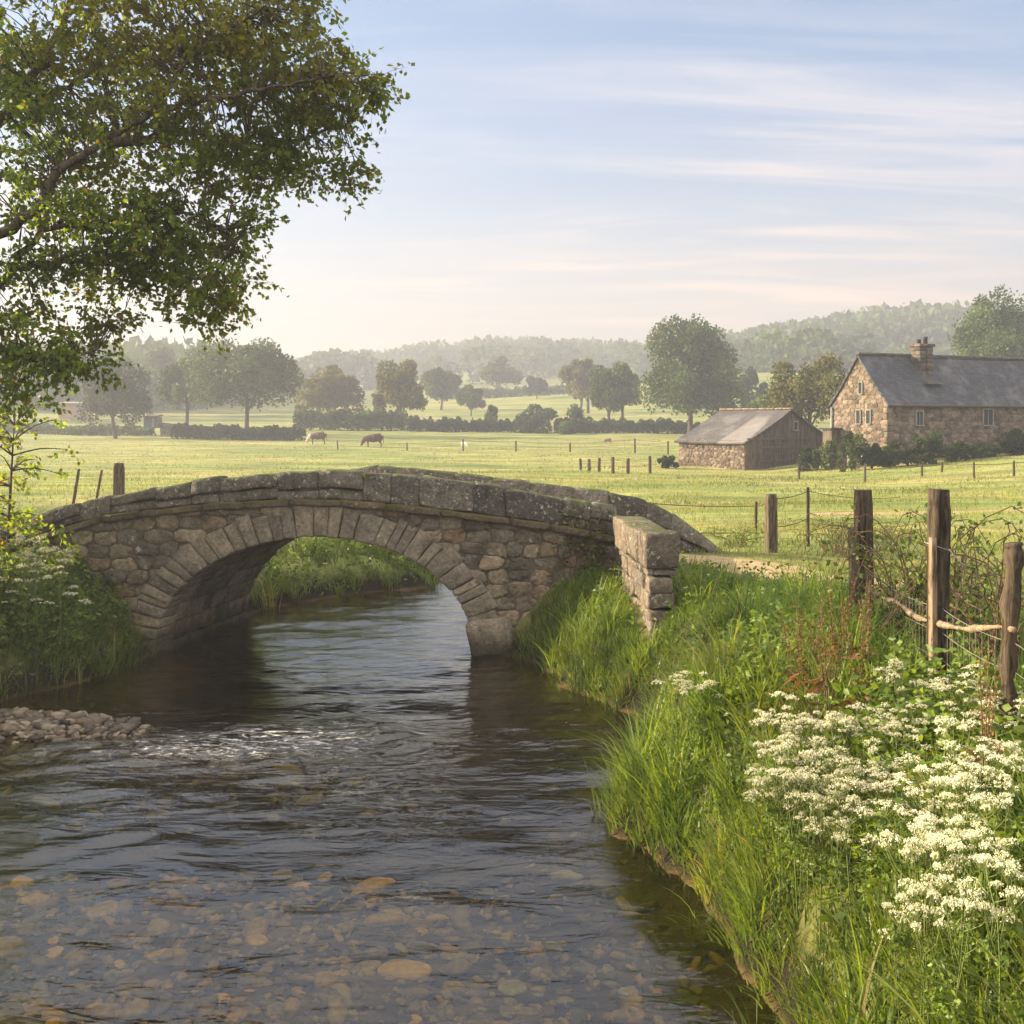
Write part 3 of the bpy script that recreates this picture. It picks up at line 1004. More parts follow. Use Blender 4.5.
lobes = [  # (px, py, distance, rx px, ry px, depth radius m, clusters)
    (40, 50, 14.6, 110, 70, 1.5, 120), (160, 30, 14.2, 110, 55, 1.4, 120), (260, 40, 13.9, 85, 50, 1.1, 85), (335, 90, 13.8, 52, 48, .9, 48), (300, 105, 14.2, 65, 50, 1.0, 55),
    (180, 115, 14.0, 105, 55, 1.2, 95), (70, 130, 14.6, 95, 45, 1.3, 60), (290, 170, 14.2, 55, 28, .8, 34), (352, 160, 14.0, 16, 30, .4, 9), (225, 165, 14.0, 60, 32, .9, 40),
    (60, 205, 14.3, 90, 36, 1.1, 52), (150, 225, 14.1, 75, 36, 1.0, 62), (215, 262, 14.2, 40, 42, .8, 42), (200, 305, 14.5, 42, 26, .6, 24), (110, 270, 14.5, 70, 26, .9, 36), (160, 250, 14.5, 60, 40, .9, 40),
    (30, 265, 14.4, 50, 26, .8, 26), (30, 345, 14.0, 58, 34, .8, 30), (75, 365, 13.9, 32, 22, .5, 18), (15, 395, 14.0, 36, 26, .6, 16), (20, 310, 14.2, 60, 20, .7, 14), (110, 320, 14.3, 40, 16, .5, 12), (60, 170, 14.6, 80, 30, 1.0, 36), (290, -10, 13.9, 60, 30, .9, 40),
    (378, 85, 13.8, 16, 18, .3, 7), (255, 215, 14.0, 18, 25, .4, 9),
    (100, -70, 14.3, 200, 70, 2.0, 90), (-120, 40, 14.6, 130, 110, 2.2, 110), (-300, 0, 14.3, 220, 150, 2.6, 150), (-150, -170, 14.4, 230, 120, 2.6, 130), (-130, 230, 14.3, 90, 90, 1.6, 60),
    (-420, 170, 14.3, 150, 110, 2.0, 70), (-200, 130, 17.2, 140, 140, 1.6, 70), (-240, 140, 11.8, 150, 120, 1.4, 60), (-70, 320, 14.2, 60, 50, 1.0, 30)]
for (px, py, d, rx, ry, rd, n) in lobes:
    c0 = at(px, py, d); sc = d / F
    n = int(n * 1.12)
    u = unit(rng.normal(size=(n, 3))) * (rng.random((n, 1)) ** .42)
    ctr = c0 + u * np.array([rx * sc, rd, ry * sc])
    for cpt in ctr:
        off = px < -60
        cluster_leaves(cr, tr, cpt, int(rng.integers(22, 42)) if not off else 22, .34 if not off else .42, (.055, .095) if not off else (.08, .13))
        j = np.argmin(((LP[:, :3] - cpt) ** 2).sum(1) + .15 * (LP[:, 2] - cpt[2]).clip(0) ** 2)
        b = LP[j, :3]
        mid = (b + cpt) / 2 + rng.normal(0, .06, 3) + [0, 0, .06]
        tube(tr, curve([b, mid, cpt], 5), np.linspace(min(.010, LP[j, 3]), .003, 5), 4, cap=False)
tr.build('trunk', MT['bark'], tree, TO)
cr.build('crown', MT['oak'], tree, TO)


# ------------------------------------------------------------------ trees, hedges, shrubs of the middle distance
def crown_cloud(mb, c, r, nl, n, size, hollow=.55, jitter=.16, lo=-.55):
    """leaf masses: many small lobes over an ellipsoid, leaves on the shells of the lobes"""
    c = np.asarray(c, float); r = np.asarray(r, float)
    k = nl
    u = unit(rng.normal(size=(k * 3, 3))); u = u[u[:, 2] > lo][:k]; k = len(u)
    rr = rng.uniform(.42, .9, k)[:, None]
    lc = c + u * r * rr
    lr = rng.uniform(.2, .42, k) * (1.1 - .2 * rr[:, 0])
    lr[0] = .62; lc[0] = c
    w = rng.integers(0, k, n)
    v = unit(rng.normal(size=(n, 3)) + [0, 0, .25])
    p = lc[w] + v * (r * lr[w][:, None]) * (rng.uniform(hollow, 1.06, n) + rng.normal(0, jitter * .4, n))[:, None]
    tone = np.clip(rng.random(k)[w] * .6 + rng.random(n) * .4, 0, 1)
    leaves(mb, p, rng.uniform(*size, n), v + rng.normal(0, .8, (n, 3)), .8, .3, tone)


def far_tree(name, label, px, ytop, hw, d, mat='tree', cb=.25, n=5200, group=None, lobes=26, flat=1.0, xoff=0.0, trunk_n=1, cat='tree', top=1.0):
    x = (px - 512) / F * d; z0 = Hs(x, d)
    zt = CH + (HY - ytop) / F * d
    h = zt - z0; r = hw * d / F
    t = thing(name, label, cat, (x, d, z0), group=group)
    O = (x, d, z0)
    zb = z0 + h * cb * .6
    cz = (zb + zt) / 2; rz_ = (zt - zb) / 2
    m1, m2 = MB(), MB()
    lf = max(.16, 2.5 * d / F)
    crown_cloud(m2, (x, d, cz), (r * .98, r * .9 * flat, rz_), lobes, int(n * 1.7), (lf * .75, lf * 1.6))
    if top != 1.0:      # a spire: narrower towards the top
        pass
    for k in range(trunk_n):
        bx = x + (k - (trunk_n - 1) / 2) * r * .35
        tp = curve([(bx, d, z0 - .3), (bx + .03 * h * rng.normal(), d, z0 + h * .28), (x + .05 * r * rng.normal(), d, cz + .2 * rz_)], 10)
        tube(m1, tp, np.linspace(h * .028, h * .008, 10), 8, rough=.08)
        for q in range(6):
            a = rng.uniform(0, 6.28); st = tp[rng.integers(3, 8)]
            en = np.array([x + np.cos(a) * r * .6, d + np.sin(a) * r * .6, cz + rng.uniform(-.2, .5) * rz_])
            tube(m1, curve([st, (st + en) / 2 + [0, 0, .1 * h * .3], en], 5), np.linspace(h * .012, h * .003, 5), 5, cap=False)
    m1.build('trunk', MT['bark'], t, O)
    m2.build('crown', MT[mat], t, O)
    return t


G = 'trees along the far side of the meadow'
TREES = [
    ('oak_tree', 'broad spreading tree with a dark trunk standing behind the low hedge and wall', 246, 337, 56, 158, 'tree', .2, 8500, 34),
    ('oak_tree', 'slim upright tree touching the left side of the broad spreading one', 186, 348, 26, 166, 'tree', .22, 4200, 20),
    ('oak_tree', 'dark dense tree between the pinkish shed and the tiny blue-doored hut', 116, 356, 33, 150, 'darkleaf', .06, 6500, 26),
    ('oak_tree', 'misty pale tree rising behind the dark dense one and the pinkish shed', 72, 348, 56, 225, 'tree', .05, 5000, 24),
    ('oak_tree', 'misty tree filling the gap between the dark dense tree and the slim upright one', 152, 345, 44, 240, 'tree', .05, 4500, 24),
    ('oak_tree', 'misty tree at the far left behind the hanging leaves', 14, 366, 46, 215, 'tree', .05, 3500, 20),
    ('oak_tree', 'pale hazy rounded tree behind the tall left end of the long hedge', 330, 364, 34, 198, 'treey', .12, 5000, 26),
    ('oak_tree', 'round yellow-green tree with a clear trunk standing alone behind the long hedge', 398, 365, 31, 186, 'treey', .2, 5600, 26),
    ('oak_tree', 'misty grey-green tree just right of the lone yellow-green one', 441, 365, 22, 262, 'tree', .05, 3200, 18),
    ('oak_tree', 'small low tree on the left edge of the sloping far pasture', 471, 384, 15, 235, 'tree', .08, 2200, 14),
    ('oak_tree', 'faint tall tree far up behind the sloping pasture', 498, 358, 21, 340, 'tree', .05, 2600, 16),
    ('oak_tree', 'small dark rounded tree at the top edge of the sloping far pasture', 537, 374, 13, 300, 'darkleaf', .08, 2200, 12),
    ('oak_tree', 'tiny thin tree by the hedge below the sloping pasture', 490, 406, 9, 178, 'tree', .2, 1500, 10),
    ('oak_tree', 'hazy tall tree behind the two-stemmed one', 584, 356, 23, 240, 'treey', .08, 4200, 20),
    ('oak_tree', 'dark two-stemmed tree against the left side of the huge round tree', 616, 361, 27, 186, 'tree', .2, 5200, 24),
    ('oak_tree', 'huge dense round tree just left of the slate-roofed barn', 690, 322, 54, 160, 'tree', -.1, 14500, 46),
    ('oak_tree', 'sunlit yellowing tree rising behind the barn and the gable of the farmhouse', 812, 354, 42, 108, 'treey', .1, 8000, 34),
    ('oak_tree', 'hazy tall tree behind the right end of the farmhouse roof', 1003, 289, 50, 150, 'tree', .1, 7500, 32),
    ('oak_tree', 'hazy small tree in the gap between the huge round tree and the yellowing one', 752, 372, 17, 200, 'tree', .05, 2400, 14),
    ('oak_tree', 'hazy low tree beside the bright field patch above the barn', 770, 388, 22, 140, 'tree', .05, 3000, 16),
    ('oak_tree', 'hazy tree in the far corner beyond the farmhouse, at the edge of the photograph', 1062, 310, 34, 165, 'tree', .1, 4000, 20),
]
for (nm, lb, px, yt, hw, d, mt, cb, n, lo) in TREES:
    far_tree(nm, lb, px, yt, hw, d, mt, cb, n, G, lo, trunk_n=2 if 'two-stemmed' in lb else 1)


def bush(name, label, px, ytop, hw, d, mat, group=None, n=1800, cat='bush', dep=1.0):
    x = (px - 512) / F * d; z0 = Hs(x, d); zt = CH + (HY - ytop) / F * d
    h = max(.5, zt - z0); r = hw * d / F
    t = thing(name, label, cat, (x, d, z0), group=group)
    m1, m2 = MB(), MB()
    lf = max(.05, 2.6 * d / F)
    crown_cloud(m2, (x, d, z0 + h * .42), (r, r * dep, h * .6), 16, n, (lf * .6, lf * 1.3), lo=-.9)
    for q in range(5):
        a = rng.uniform(0, 6.28)
        tube(m1, curve([(x, d, z0 - .1), (x + .2 * r * np.cos(a), d + .2 * r * np.sin(a), z0 + .4 * h), (x + .5 * r * np.cos(a), d + .5 * r * np.sin(a), z0 + .75 * h)], 5), np.linspace(.03, .008, 5), 5)
    m1.build('stem', MT['bark'], t, (x, d, z0)); m2.build('foliage', MT[mat], t, (x, d, z0))
    return t


bush('shrub', 'large dark rounded bush in the middle of the long hedge', 535, 402, 25, 172, 'darkleaf', n=4200)
bush('shrub', 'small grey-green bush right of the large rounded one by the long hedge', 578, 405, 14, 176, 'tree', n=1800)
bush('shrub', 'low spreading bush at the foot of the large rounded one, on its right', 566, 419, 15, 168, 'tree', n=1600)
bush('shrub', 'dark clipped bush against the left end of the barn', 668, 455, 10, 79, 'darkleaf', n=1800)
GS = 'shrubs in front of the farmhouse'
for lb, px, yt, hw, d, mt in [
        ('tall pale shrub between the barn door and the gable of the farmhouse', 826, 436, 12, 73, 'shrub'),
        ('dark low shrub growing against the dark gable of the barn', 806, 446, 11, 74, 'darkleaf'),
        ('spiky yellow-green shrub before the lower windows of the gable', 852, 432, 13, 69, 'shrub'),
        ('dark shrub at the sunlit gable corner of the farmhouse', 872, 441, 11, 69, 'darkleaf'),
        ('pale grey-green shrub just right of the gable corner', 890, 441, 12, 69.5, 'shrub'),
        ('low rusty-green shrub below the first front window of the farmhouse', 908, 448, 11, 69, 'shrub'),
        ('tall dark rounded shrub under the front wall, right of the first window', 929, 427, 14, 69.5, 'darkleaf'),
        ('low dark shrub between the tall rounded one and the second window', 956, 440, 16, 70.5, 'darkleaf'),
        ('wide mossy shrub under the second front window of the farmhouse', 984, 441, 17, 71.5, 'tree'),
        ('large dark shrub at the right edge of the farmhouse front', 1014, 424, 17, 72, 'darkleaf')]:
    bush('garden_shrub', lb, px, yt, hw * 1.2, d, mt, GS, 3200)


def hedge(label, p0, p1, d0, d1, h, wdt, n, mat):
    a = np.array([(p0 - 512) / F * d0, d0]); b = np.array([(p1 - 512) / F * d1, d1])
    mbx = MB()
    t = rng.random(n); w = rng.uniform(-1, 1, n)
    q = a + (b - a) * t[:, None]
    hh = h * (1 + .22 * np.sin(t * 31) * np.sin(t * 13 + 1) + .12 * np.sin(t * 97))
    u = rng.random(n) ** .6
    shell = rng.random(n) < .75
    w = np.where(shell & (u < .9), np.sign(w) * (1 - .15 * np.abs(w)), w)
    dd = unit(b - a); nn = np.array([-dd[1], dd[0]])
    q = q + nn * (w * wdt / 2)[:, None]
    z = height(q[:, 0], q[:, 1]) + hh * u * (1 - .15 * np.abs(w))
    lf = 2.8 * (d0 + d1) / 2 / F
    leaves(mbx, np.column_stack([q, z]), rng.uniform(lf * .7, lf * 1.5, n), None, .8, .3)
    m = (a + b) / 2
    return tag(mbx.build('hedge', MT[mat], None, (m[0], m[1], Hs(*m))), label, 'hedge', 'field hedges')


hedge('tall hazy left stretch of the long hedge, behind the two brown cattle', 296, 406, 180, 178, 3.0, 3, 5200, 'tree')
hedge('low middle stretch of the long hedge, below the sloping pasture', 408, 516, 176, 174, 1.9, 2.2, 4200, 'darkleaf')
hedge('right stretch of the long hedge, running up to the huge round tree', 556, 700, 172, 166, 1.8, 2.4, 5000, 'darkleaf')
hedge('dark low hedge in front of the broad spreading tree', 176, 302, 150, 146, 1.6, 2.4, 5200, 'darkleaf')
hedge('faint overgrown hedge under the misty trees and the pinkish shed', -20, 148, 172, 160, 1.3, 3, 4500, 'tree')
hedge('thin hedge line along the top of the sloping far pasture', 440, 570, 335, 320, 2.6, 4, 2600, 'tree')

# far woods that read as one mass
mb = MB()


def wood(x0, x1, y0, y1, n, r, keep=None):
    x = rng.uniform(x0, x1, n); y = rng.uniform(y0, y1, n)
    if keep is not None:
        ok = keep(x, y); x, y = x[ok], y[ok]
    z = height(x, y)
    for a, b, c in zip(x, y, z):
        rr = r * rng.uniform(.65, 1.35)
        m = 90
        v = unit(rng.normal(size=(m, 3)) + [0, -.25, .35])
        p = np.array([a, b, c + rr * .9]) + v * rr * rng.uniform(.75, 1.1, (m, 1)) * [1, 1, 1.1]
        leaves(mb, p, rng.uniform(.2, .5, m) * rr, v + rng.normal(0, .7, (m, 3)), .9, .3, np.clip(rng.random() * .6 + rng.random(m) * .4, 0, 1))


wood(70, 330, 400, 560, 900, 6.0, lambda x, y: (y > 405 + .25 * np.abs(x - 190)) )
wood(-330, 120, 590, 730, 1000, 6.5)
wood(-190, 70, 430, 560, 240, 5.5, lambda x, y: wob(x, y, .035, 1.0) > .05)
wood(60, 150, 300, 400, 90, 4.5, lambda x, y: wob(x, y, .06, .4) > .15)
wood(-160, -70, 260, 420, 160, 6.0)
tag(mb.build('far_woodland', MT['tree']), 'blue hazy woodland covering the hills on the skyline', 'woodland', kind='stuff')

# ------------------------------------------------------------------ farm buildings
def slate_mat(name, a, b, pale=.0):
    m, nt, out, g = new_mat(name)
    uv = nd(nt, 'ShaderNodeTexCoord').outputs['UV']
    br = nd(nt, 'ShaderNodeTexBrick', {'Vector': uv, 'Color1': (*a, 1), 'Color2': (*b, 1), 'Mortar': (a[0] * .45, a[1] * .45, a[2] * .45, 1), 'Scale': 1.0,
                                       'Mortar Size': .012, 'Brick Width': .3, 'Row Height': .22})
    c = br.outputs[0]
    n = noi(nt, g.outputs['Position'], .7, 6, .65)
    c = mixc(nt, ramp(nt, n, [(.48, 0), (.68, .7)]), c, (.15, .145, .15))
    n2 = noi(nt, g.outputs['Position'], 2.3, 5, .7)
    c = mixc(nt, ramp(nt, n2, [(.58, 0), (.7, .55)]), c, (.075, .06, .03))
    if pale:
        n3 = noi(nt, mapv(nt, uv, (.32, .1, 1)), 1.0, 2, .4)
        c = mixc(nt, ramp(nt, n3, [(.52, 0), (.56, pale)]), c, (.40, .36, .33))
    finish(nt, out, c, .75, br.outputs[1], .4, .03, .3)
    return m


MT['slate'] = slate_mat('slate_roof', (.03, .033, .042), (.055, .058, .07))
MT['barnslate'] = slate_mat('barn_roof', (.055, .05, .052), (.088, .08, .078), .3)
MT['boards'] = wood_mat('barn_boards', (.06, .047, .036), (.14, .107, .082), .35, .12)
MT['glass'] = plain_mat('dark_window_glass', (.02, .025, .03), .15, .2)
MT['frame'] = plain_mat('painted_window_frame', (.22, .21, .19), .6, .2)
MT['brickm'] = stone_mat('chimney_brick', [(0, (.07, .06, .052)), (.5, (.12, .10, .085)), (1, (.17, .14, .115))], .2, 0, 1.0)


def quad_uv(mb_name, mat, corners, parent, origin, thick, name):
    """a roof slope: slab with uv in metres for its slates"""
    a, b, c, d = [np.array(v, float) for v in corners]     # eave0, eave1, ridge1, ridge0
    n = unit(np.cross(b - a, d - a))
    me = bpy.data.meshes.new(name)
    vs, fs, uvs = [], [], []
    NU, NV = 24, 10
    L, S = np.linalg.norm(b - a), np.linalg.norm(d - a)
    for j in range(NV + 1):
        for k in range(NU + 1):
            u, v = k / NU, j / NV
            p = a * (1 - u) * (1 - v) + b * u * (1 - v) + c * u * v + d * (1 - u) * v
            sag = -.09 * math.sin(u * math.pi * 2.2 + .5) * math.sin(v * math.pi) - .05 * math.sin(u * math.pi)
            p = p + n * (sag + .015 * mnoise.noise(Vector(p * .9)))
            vs.append(p - np.array(origin)); uvs.append((u * L, v * S))
    for j in range(NV):
        for k in range(NU):
            i0 = j * (NU + 1) + k
            fs.append((i0, i0 + 1, i0 + NU + 2, i0 + NU + 1))
    m0 = len(vs)
    for k in range(m0): vs.append(vs[k] - n * thick); uvs.append(uvs[k])
    nf = len(fs)
    for f in fs[:nf]: fs.append(tuple(m0 + q for q in f[::-1]))
    edge = [k for k in range(NU + 1)] + [j * (NU + 1) + NU for j in range(1, NV + 1)] + [NV * (NU + 1) + k for k in range(NU - 1, -1, -1)] + [j * (NU + 1) for j in range(NV - 1, 0, -1)]
    for e0, e1 in zip(edge, edge[1:] + edge[:1]): fs.append((e1, e0, m0 + e0, m0 + e1))
    me.from_pydata([tuple(v) for v in vs], [], fs)
    uvl = me.uv_layers.new(name='UVMap')
    for l in me.loops: uvl.data[l.index].uv = uvs[l.vertex_index]
    me.materials.append(mat)
    o = bpy.data.objects.new(name, me); C.objects.link(o); o.parent = parent
    return o


class Frame:
    """a building's own axes: u along the long wall, v into the depth"""
    def __init__(s, o, u):
        s.o = np.array(o, float); s.u = unit(np.array([u[0], u[1], 0.0])); s.v = np.array([-s.u[1], s.u[0], 0])
        s.rz = math.atan2(s.u[1], s.u[0])

    def p(s, a, b, z): return s.o + s.u * a + s.v * b + np.array([0, 0, z])


def stone_wall_panel(mb, fr, a0, b0, a1, b1, z0, z1, row, w, gable=0.0, thick=.03, holes=(), out=None):
    """rubble laid on a wall panel from (a0,b0) to (a1,b1) in the building's axes"""
    L = math.hypot(a1 - a0, b1 - b0)
    du = np.array([a1 - a0, b1 - b0]) / L
    nrm = np.array([du[1], -du[0]])
    A = fr.p(a0, b0, 0); dirw = fr.u * du[0] + fr.v * du[1]; nw = fr.u * nrm[0] + fr.v * nrm[1]
    topf = lambda t: z1 + gable * (1 - np.abs(2 * t / L - 1)) if gable else np.full(np.shape(t), z1)
    ts = np.linspace(0, L, 25)
    v = np.concatenate([A + dirw * ts[:, None] + [0, 0, 1] * np.full((25, 1), z0), A + dirw * ts[:, None] + np.array([0, 0, 1]) * topf(ts)[:, None]])
    i = np.arange(24)
    mb.add(v, np.stack([i, i + 1, i + 26, i + 25], 1), rnd=.2)
    sd = rubble_seeds(0, L, z0, z1 + gable, row, w)
    for poly, s in zip(voronoi(sd, 1.6), sd):
        if poly is None or s[1] > topf(s[0]): continue
        if any(h[0] < s[0] < h[1] and h[2] < s[1] < h[3] for h in holes): continue
        poly = poly.copy(); poly[:, 0] = np.clip(poly[:, 0], 0, L); poly[:, 1] = np.clip(poly[:, 1], z0, topf(poly[:, 0]))
        rubble_stone(mb, poly, lambda q: A + dirw * q[:, :1] + nw * q[:, 2:3] + np.array([0, 0, 1]) * q[:, 1:2], .015, thick)


def window(parent, fr, O, a, b, z, w, h, normal_u, mull=1, lab=None):
    """recess, frame with mullions, pane; set in a wall whose outward direction is -v (False) or -u (True)"""
    f, g, = MB(), MB()
    rz = fr.rz if not normal_u else fr.rz + math.pi / 2
    oa = (lambda t, o, zz: fr.p(a + t, b - o, zz)) if not normal_u else (lambda t, o, zz: fr.p(a - o, b + t, zz))
    t = .035 if w > .4 else .022
    box(f, oa(-w / 2, .045, z), (t, .05, h / 2 + t), rz); box(f, oa(w / 2, .045, z), (t, .05, h / 2 + t), rz)
    box(f, oa(0, .047, z + h / 2), (w / 2 - t, .05, t), rz); box(f, oa(0, .06, z - h / 2), (w / 2 + t * 1.6, .08, t), rz)
    for k in range(mull):
        box(f, oa(-w / 2 + w * (k + 1) / (mull + 1), .042, z), (t * .6, .04, h / 2 - t), rz)
    fo = f.build('window', MT['frame'], parent, O, True)
    box(g, oa(0, .02, z), (w / 2, .022, h / 2), rz)
    g.build('pane', MT['glass'], fo, O, True)
    if lab: fo['label'] = lab
    return fo


hd = 72.0; hx = (888 - 512) / F * hd
HF = Frame((hx, hd, 0), (.9, .43)); hz0 = 1.0; HE = CH + 21 / F * hd; HR = 7.85; HWD = 5.0; HL = 20.0
HO = tuple(HF.p(0, 0, hz0))
farm = thing('farmhouse', 'long stone farmhouse with dark slate roof and one chimney', 'house', HO)
mb = MB()
stone_wall_panel(mb, HF, 0, 0, HL, 0, hz0 - .5, HE, .24, .42)
stone_wall_panel(mb, HF, 0, HWD, 0, 0, hz0 - .5, HE, .24, .42, HR - HE - .06)
bk = [HF.p(HL, 0, hz0 - .5), HF.p(HL, HWD, hz0 - .5), HF.p(0, HWD, hz0 - .5), HF.p(HL, 0, HE), HF.p(HL, HWD, HE), HF.p(0, HWD, HE), HF.p(HL, HWD / 2, HR - .1)]
mb.add(np.array(bk), [(0, 1, 4, 3), (1, 2, 5, 4)], [(3, 4, 6)])
for zz in np.arange(hz0, HE - .2, .36):      # corner stones
    block(mb, box_fn(HF.p(.18 if int(zz * 10) % 2 else .12, .12, zz + .17), (.26, .16, .165), HF.rz), .015, .05, 3, .75)
mb.build('wall', MT['house'], farm, HO)
ov = .22
e0, e1 = HF.p(-.16, -ov, HE - .10), HF.p(HL + .1, -ov, HE - .10)
r0, r1 = HF.p(-.16, HWD / 2, HR + .1), HF.p(HL + .1, HWD / 2, HR + .1)
roof = quad_uv('r', MT['slate'], (e0, e1, r1, r0), farm, HO, .12, 'roof')
quad_uv('r', MT['slate'], (HF.p(HL + .1, HWD + ov, HE - .1), HF.p(-.16, HWD + ov, HE - .1), r0, r1), farm, HO, .12, 'roof')
mb = MB()
for k in range(28):
    block(mb, box_fn(HF.p(-.1 + (k + .5) * .72, HWD / 2, HR + .13), (.35, .13, .06), HF.rz), .012, .1, 3)
mb.build('ridge_tiles', MT['parapet'], roof, HO)
mb = MB()
cs = 4.55
z = HR - 2.2
while z < HR + .5:
    for (da, db) in ((-.3, -.2), (.3, -.2), (-.3, .22), (.3, .22)):
        block(mb, box_fn(HF.p(cs + da + random.uniform(-.02, .02), HWD / 2 - .6 + db, z + .12), (.25, .22, .125), HF.rz), .012, .06, 4)
    z += .255
for (da, db) in ((-.34, -.24), (.34, -.24), (-.34, .26), (.34, .26)):
    block(mb, box_fn(HF.p(cs + da, HWD / 2 - .6 + db, z + .09), (.30, .27, .09), HF.rz), .012, .06, 4)
ch = mb.build('chimney', MT['brickm'], farm, HO)
mb = MB()
for da, hh in ((-.25, .32), (.28, .5)):
    b = HF.p(cs + da, HWD / 2 - .6, z + .16)
    tube(mb, [b, b + [0, 0, hh * .8], b + [0, 0, hh * .82], b + [0, 0, hh]], [.16, .13, .16, .16], 10)
mb.build('chimney_pot', MT['brickm'], ch, HO)
mb = MB()
box(mb, HF.p(cs, HWD / 2 - 1.62, HR - 1.72), (.7, .2, .05), HF.rz); mb.build('flashing', MT['parapet'], ch, HO, True)


def along(px):      # distance along the front wall seen at this column
    k = (px - 512) / F
    return (k * HF.o[1] - HF.o[0]) / (HF.u[0] - k * HF.u[1])


def depth_g(px):
    k = (px - 512) / F
    return (k * HF.o[1] - HF.o[0]) / (HF.v[0] - k * HF.v[1])


def zrow(py, p): return CH + (HY - py) / F * p[1]


for px, y0, y1, w in ((918.6, 411, 425.5, .55), (987, 409, 425.5, .85)):
    a = along(px); p = HF.p(a, 0, 0)
    window(farm, HF, HO, a, -.03, (zrow(y0, p) + zrow(y1, p)) / 2, w, zrow(y0, p) - zrow(y1, p), False, 1)
for px, y0, y1, w in ((861.5, 382, 394, .34), (859.5, 410, 424, .38), (869.5, 410, 424, .38)):
    b = depth_g(px); p = HF.p(0, b, 0)
    window(farm, HF, HO, -.03, b, (zrow(y0, p) + zrow(y1, p)) / 2, w, zrow(y0, p) - zrow(y1, p), True, 0)
mb = MB(); tube(mb, [HF.p(.05, -ov - .05, HE - .16), HF.p(HL, -ov - .05, HE - .2)], .07, 6); mb.build('gutter', MT['darkpost'], farm, HO)
mb = MB(); tube(mb, [HF.p(-.12, HWD - .1, HE - .2), HF.p(-.12, HWD - .1, hz0)], .07, 6); mb.build('drainpipe', MT['frame'], farm, HO)
# small lean-to porch on the gable
mb = MB(); box(mb, HF.p(-.4, HWD - .45, 2.1), (.38, .42, 1.15), HF.rz); mb.build('porch', MT['boards'], farm, HO, True)
mb = MB(); box(mb, HF.p(-.42, HWD - .45, 3.31), (.55, .55, .05), HF.rz); mb.build('porch_roof', MT['slate'], farm, HO, True)

# barn
bd = 78.0; BC = np.array([(745 - 512) / F * bd, bd])
BF = Frame((BC[0], BC[1], 0), (.76, .65)); BL, BWd = 5.7, 9.4      # u along the dark gable, v along the lit wall
bz0 = Hs(*BC); BE = CH - 16.5 / F * bd; BR = 4.55
BOo = tuple(BF.p(0, 0, bz0))
barn = thing('stone_barn', 'low stone and timber barn with patched slate roof and dark boarded gable', 'barn', BOo)
mb = MB()
stone_wall_panel(mb, BF, 0, BL, 0, 0, bz0 - .4, BE, .17, .34, 0, .03)
bk = [BF.p(BWd, 0, bz0 - .5), BF.p(BWd, BL, bz0 - .5), BF.p(0, BL, bz0 - .5), BF.p(BWd, 0, BE), BF.p(BWd, BL, BE), BF.p(0, BL, BE), BF.p(BWd / 2, BL, BR - .1)]
mb.add(np.array(bk), [(0, 1, 4, 3), (1, 2, 5, 4)], [(4, 5, 6)])
mb.build('wall', MT['house'], barn, BOo)
mb = MB()
for k in range(int(BWd / .24)):      # upright boards of the gable
    a = (k + .5) * .24
    top = BE + (BR - BE) * (1 - abs(2 * a / BWd - 1)) - .1
    off = random.uniform(0, .03)
    bz = bz0 - .3
    box(mb, BF.p(a, -.03 - off, (top + bz) / 2), (.112, .03, (top - bz) / 2), BF.rz, random.random())
mb.build('gable_boarding', MT['boards'], barn, BOo, True)
mb = MB()
for zz in (bz0 + .55, bz0 + 1.0, bz0 + 1.45, BE + .1):
    box(mb, BF.p(BWd * .42 if zz < BE else BWd / 2, -.12, zz), (BWd * .3 if zz < BE else BWd * .49, .03, .05), BF.rz)
box(mb, BF.p(2.9, -.16, bz0 + .9), (.06, .03, .95), BF.rz)
mb.build('timber_rail', MT['post'], barn, BOo, True)
wf = window(barn, BF, BOo, BWd * .56, -.06, BE + .95, .42, .6, False, 0)
for b in (BL * .2 + .05, BL * .62, BL * .86):
    g = MB(); box(g, BF.p(-.045, BL - b if False else b, BE - .28), (.02, .09, .25), BF.rz); g.build('vent_slit', MT['glass'], barn, BOo, True)
ov = .25
r0, r1 = BF.p(BWd / 2, -ov, BR + .06), BF.p(BWd / 2, BL + .2, BR + .06)
quad_uv('r', MT['barnslate'], (BF.p(-.3, BL + .2, BE - .12), BF.p(-.3, -ov, BE - .12), r0, r1), barn, BOo, .1, 'roof')
quad_uv('r', MT['barnslate'], (BF.p(BWd + .3, -ov, BE - .12), BF.p(BWd + .3, BL + .2, BE - .12), r1, r0), barn, BOo, .1, 'roof')
mb = MB()
for k in range(9): block(mb, box_fn(BF.p(BWd / 2, -ov + (k + .5) * .69, BR + .1), (.12, .34, .05), BF.rz), .01, .1, 3)
mb.build('ridge_tiles', MT['palewood'], barn, BOo)


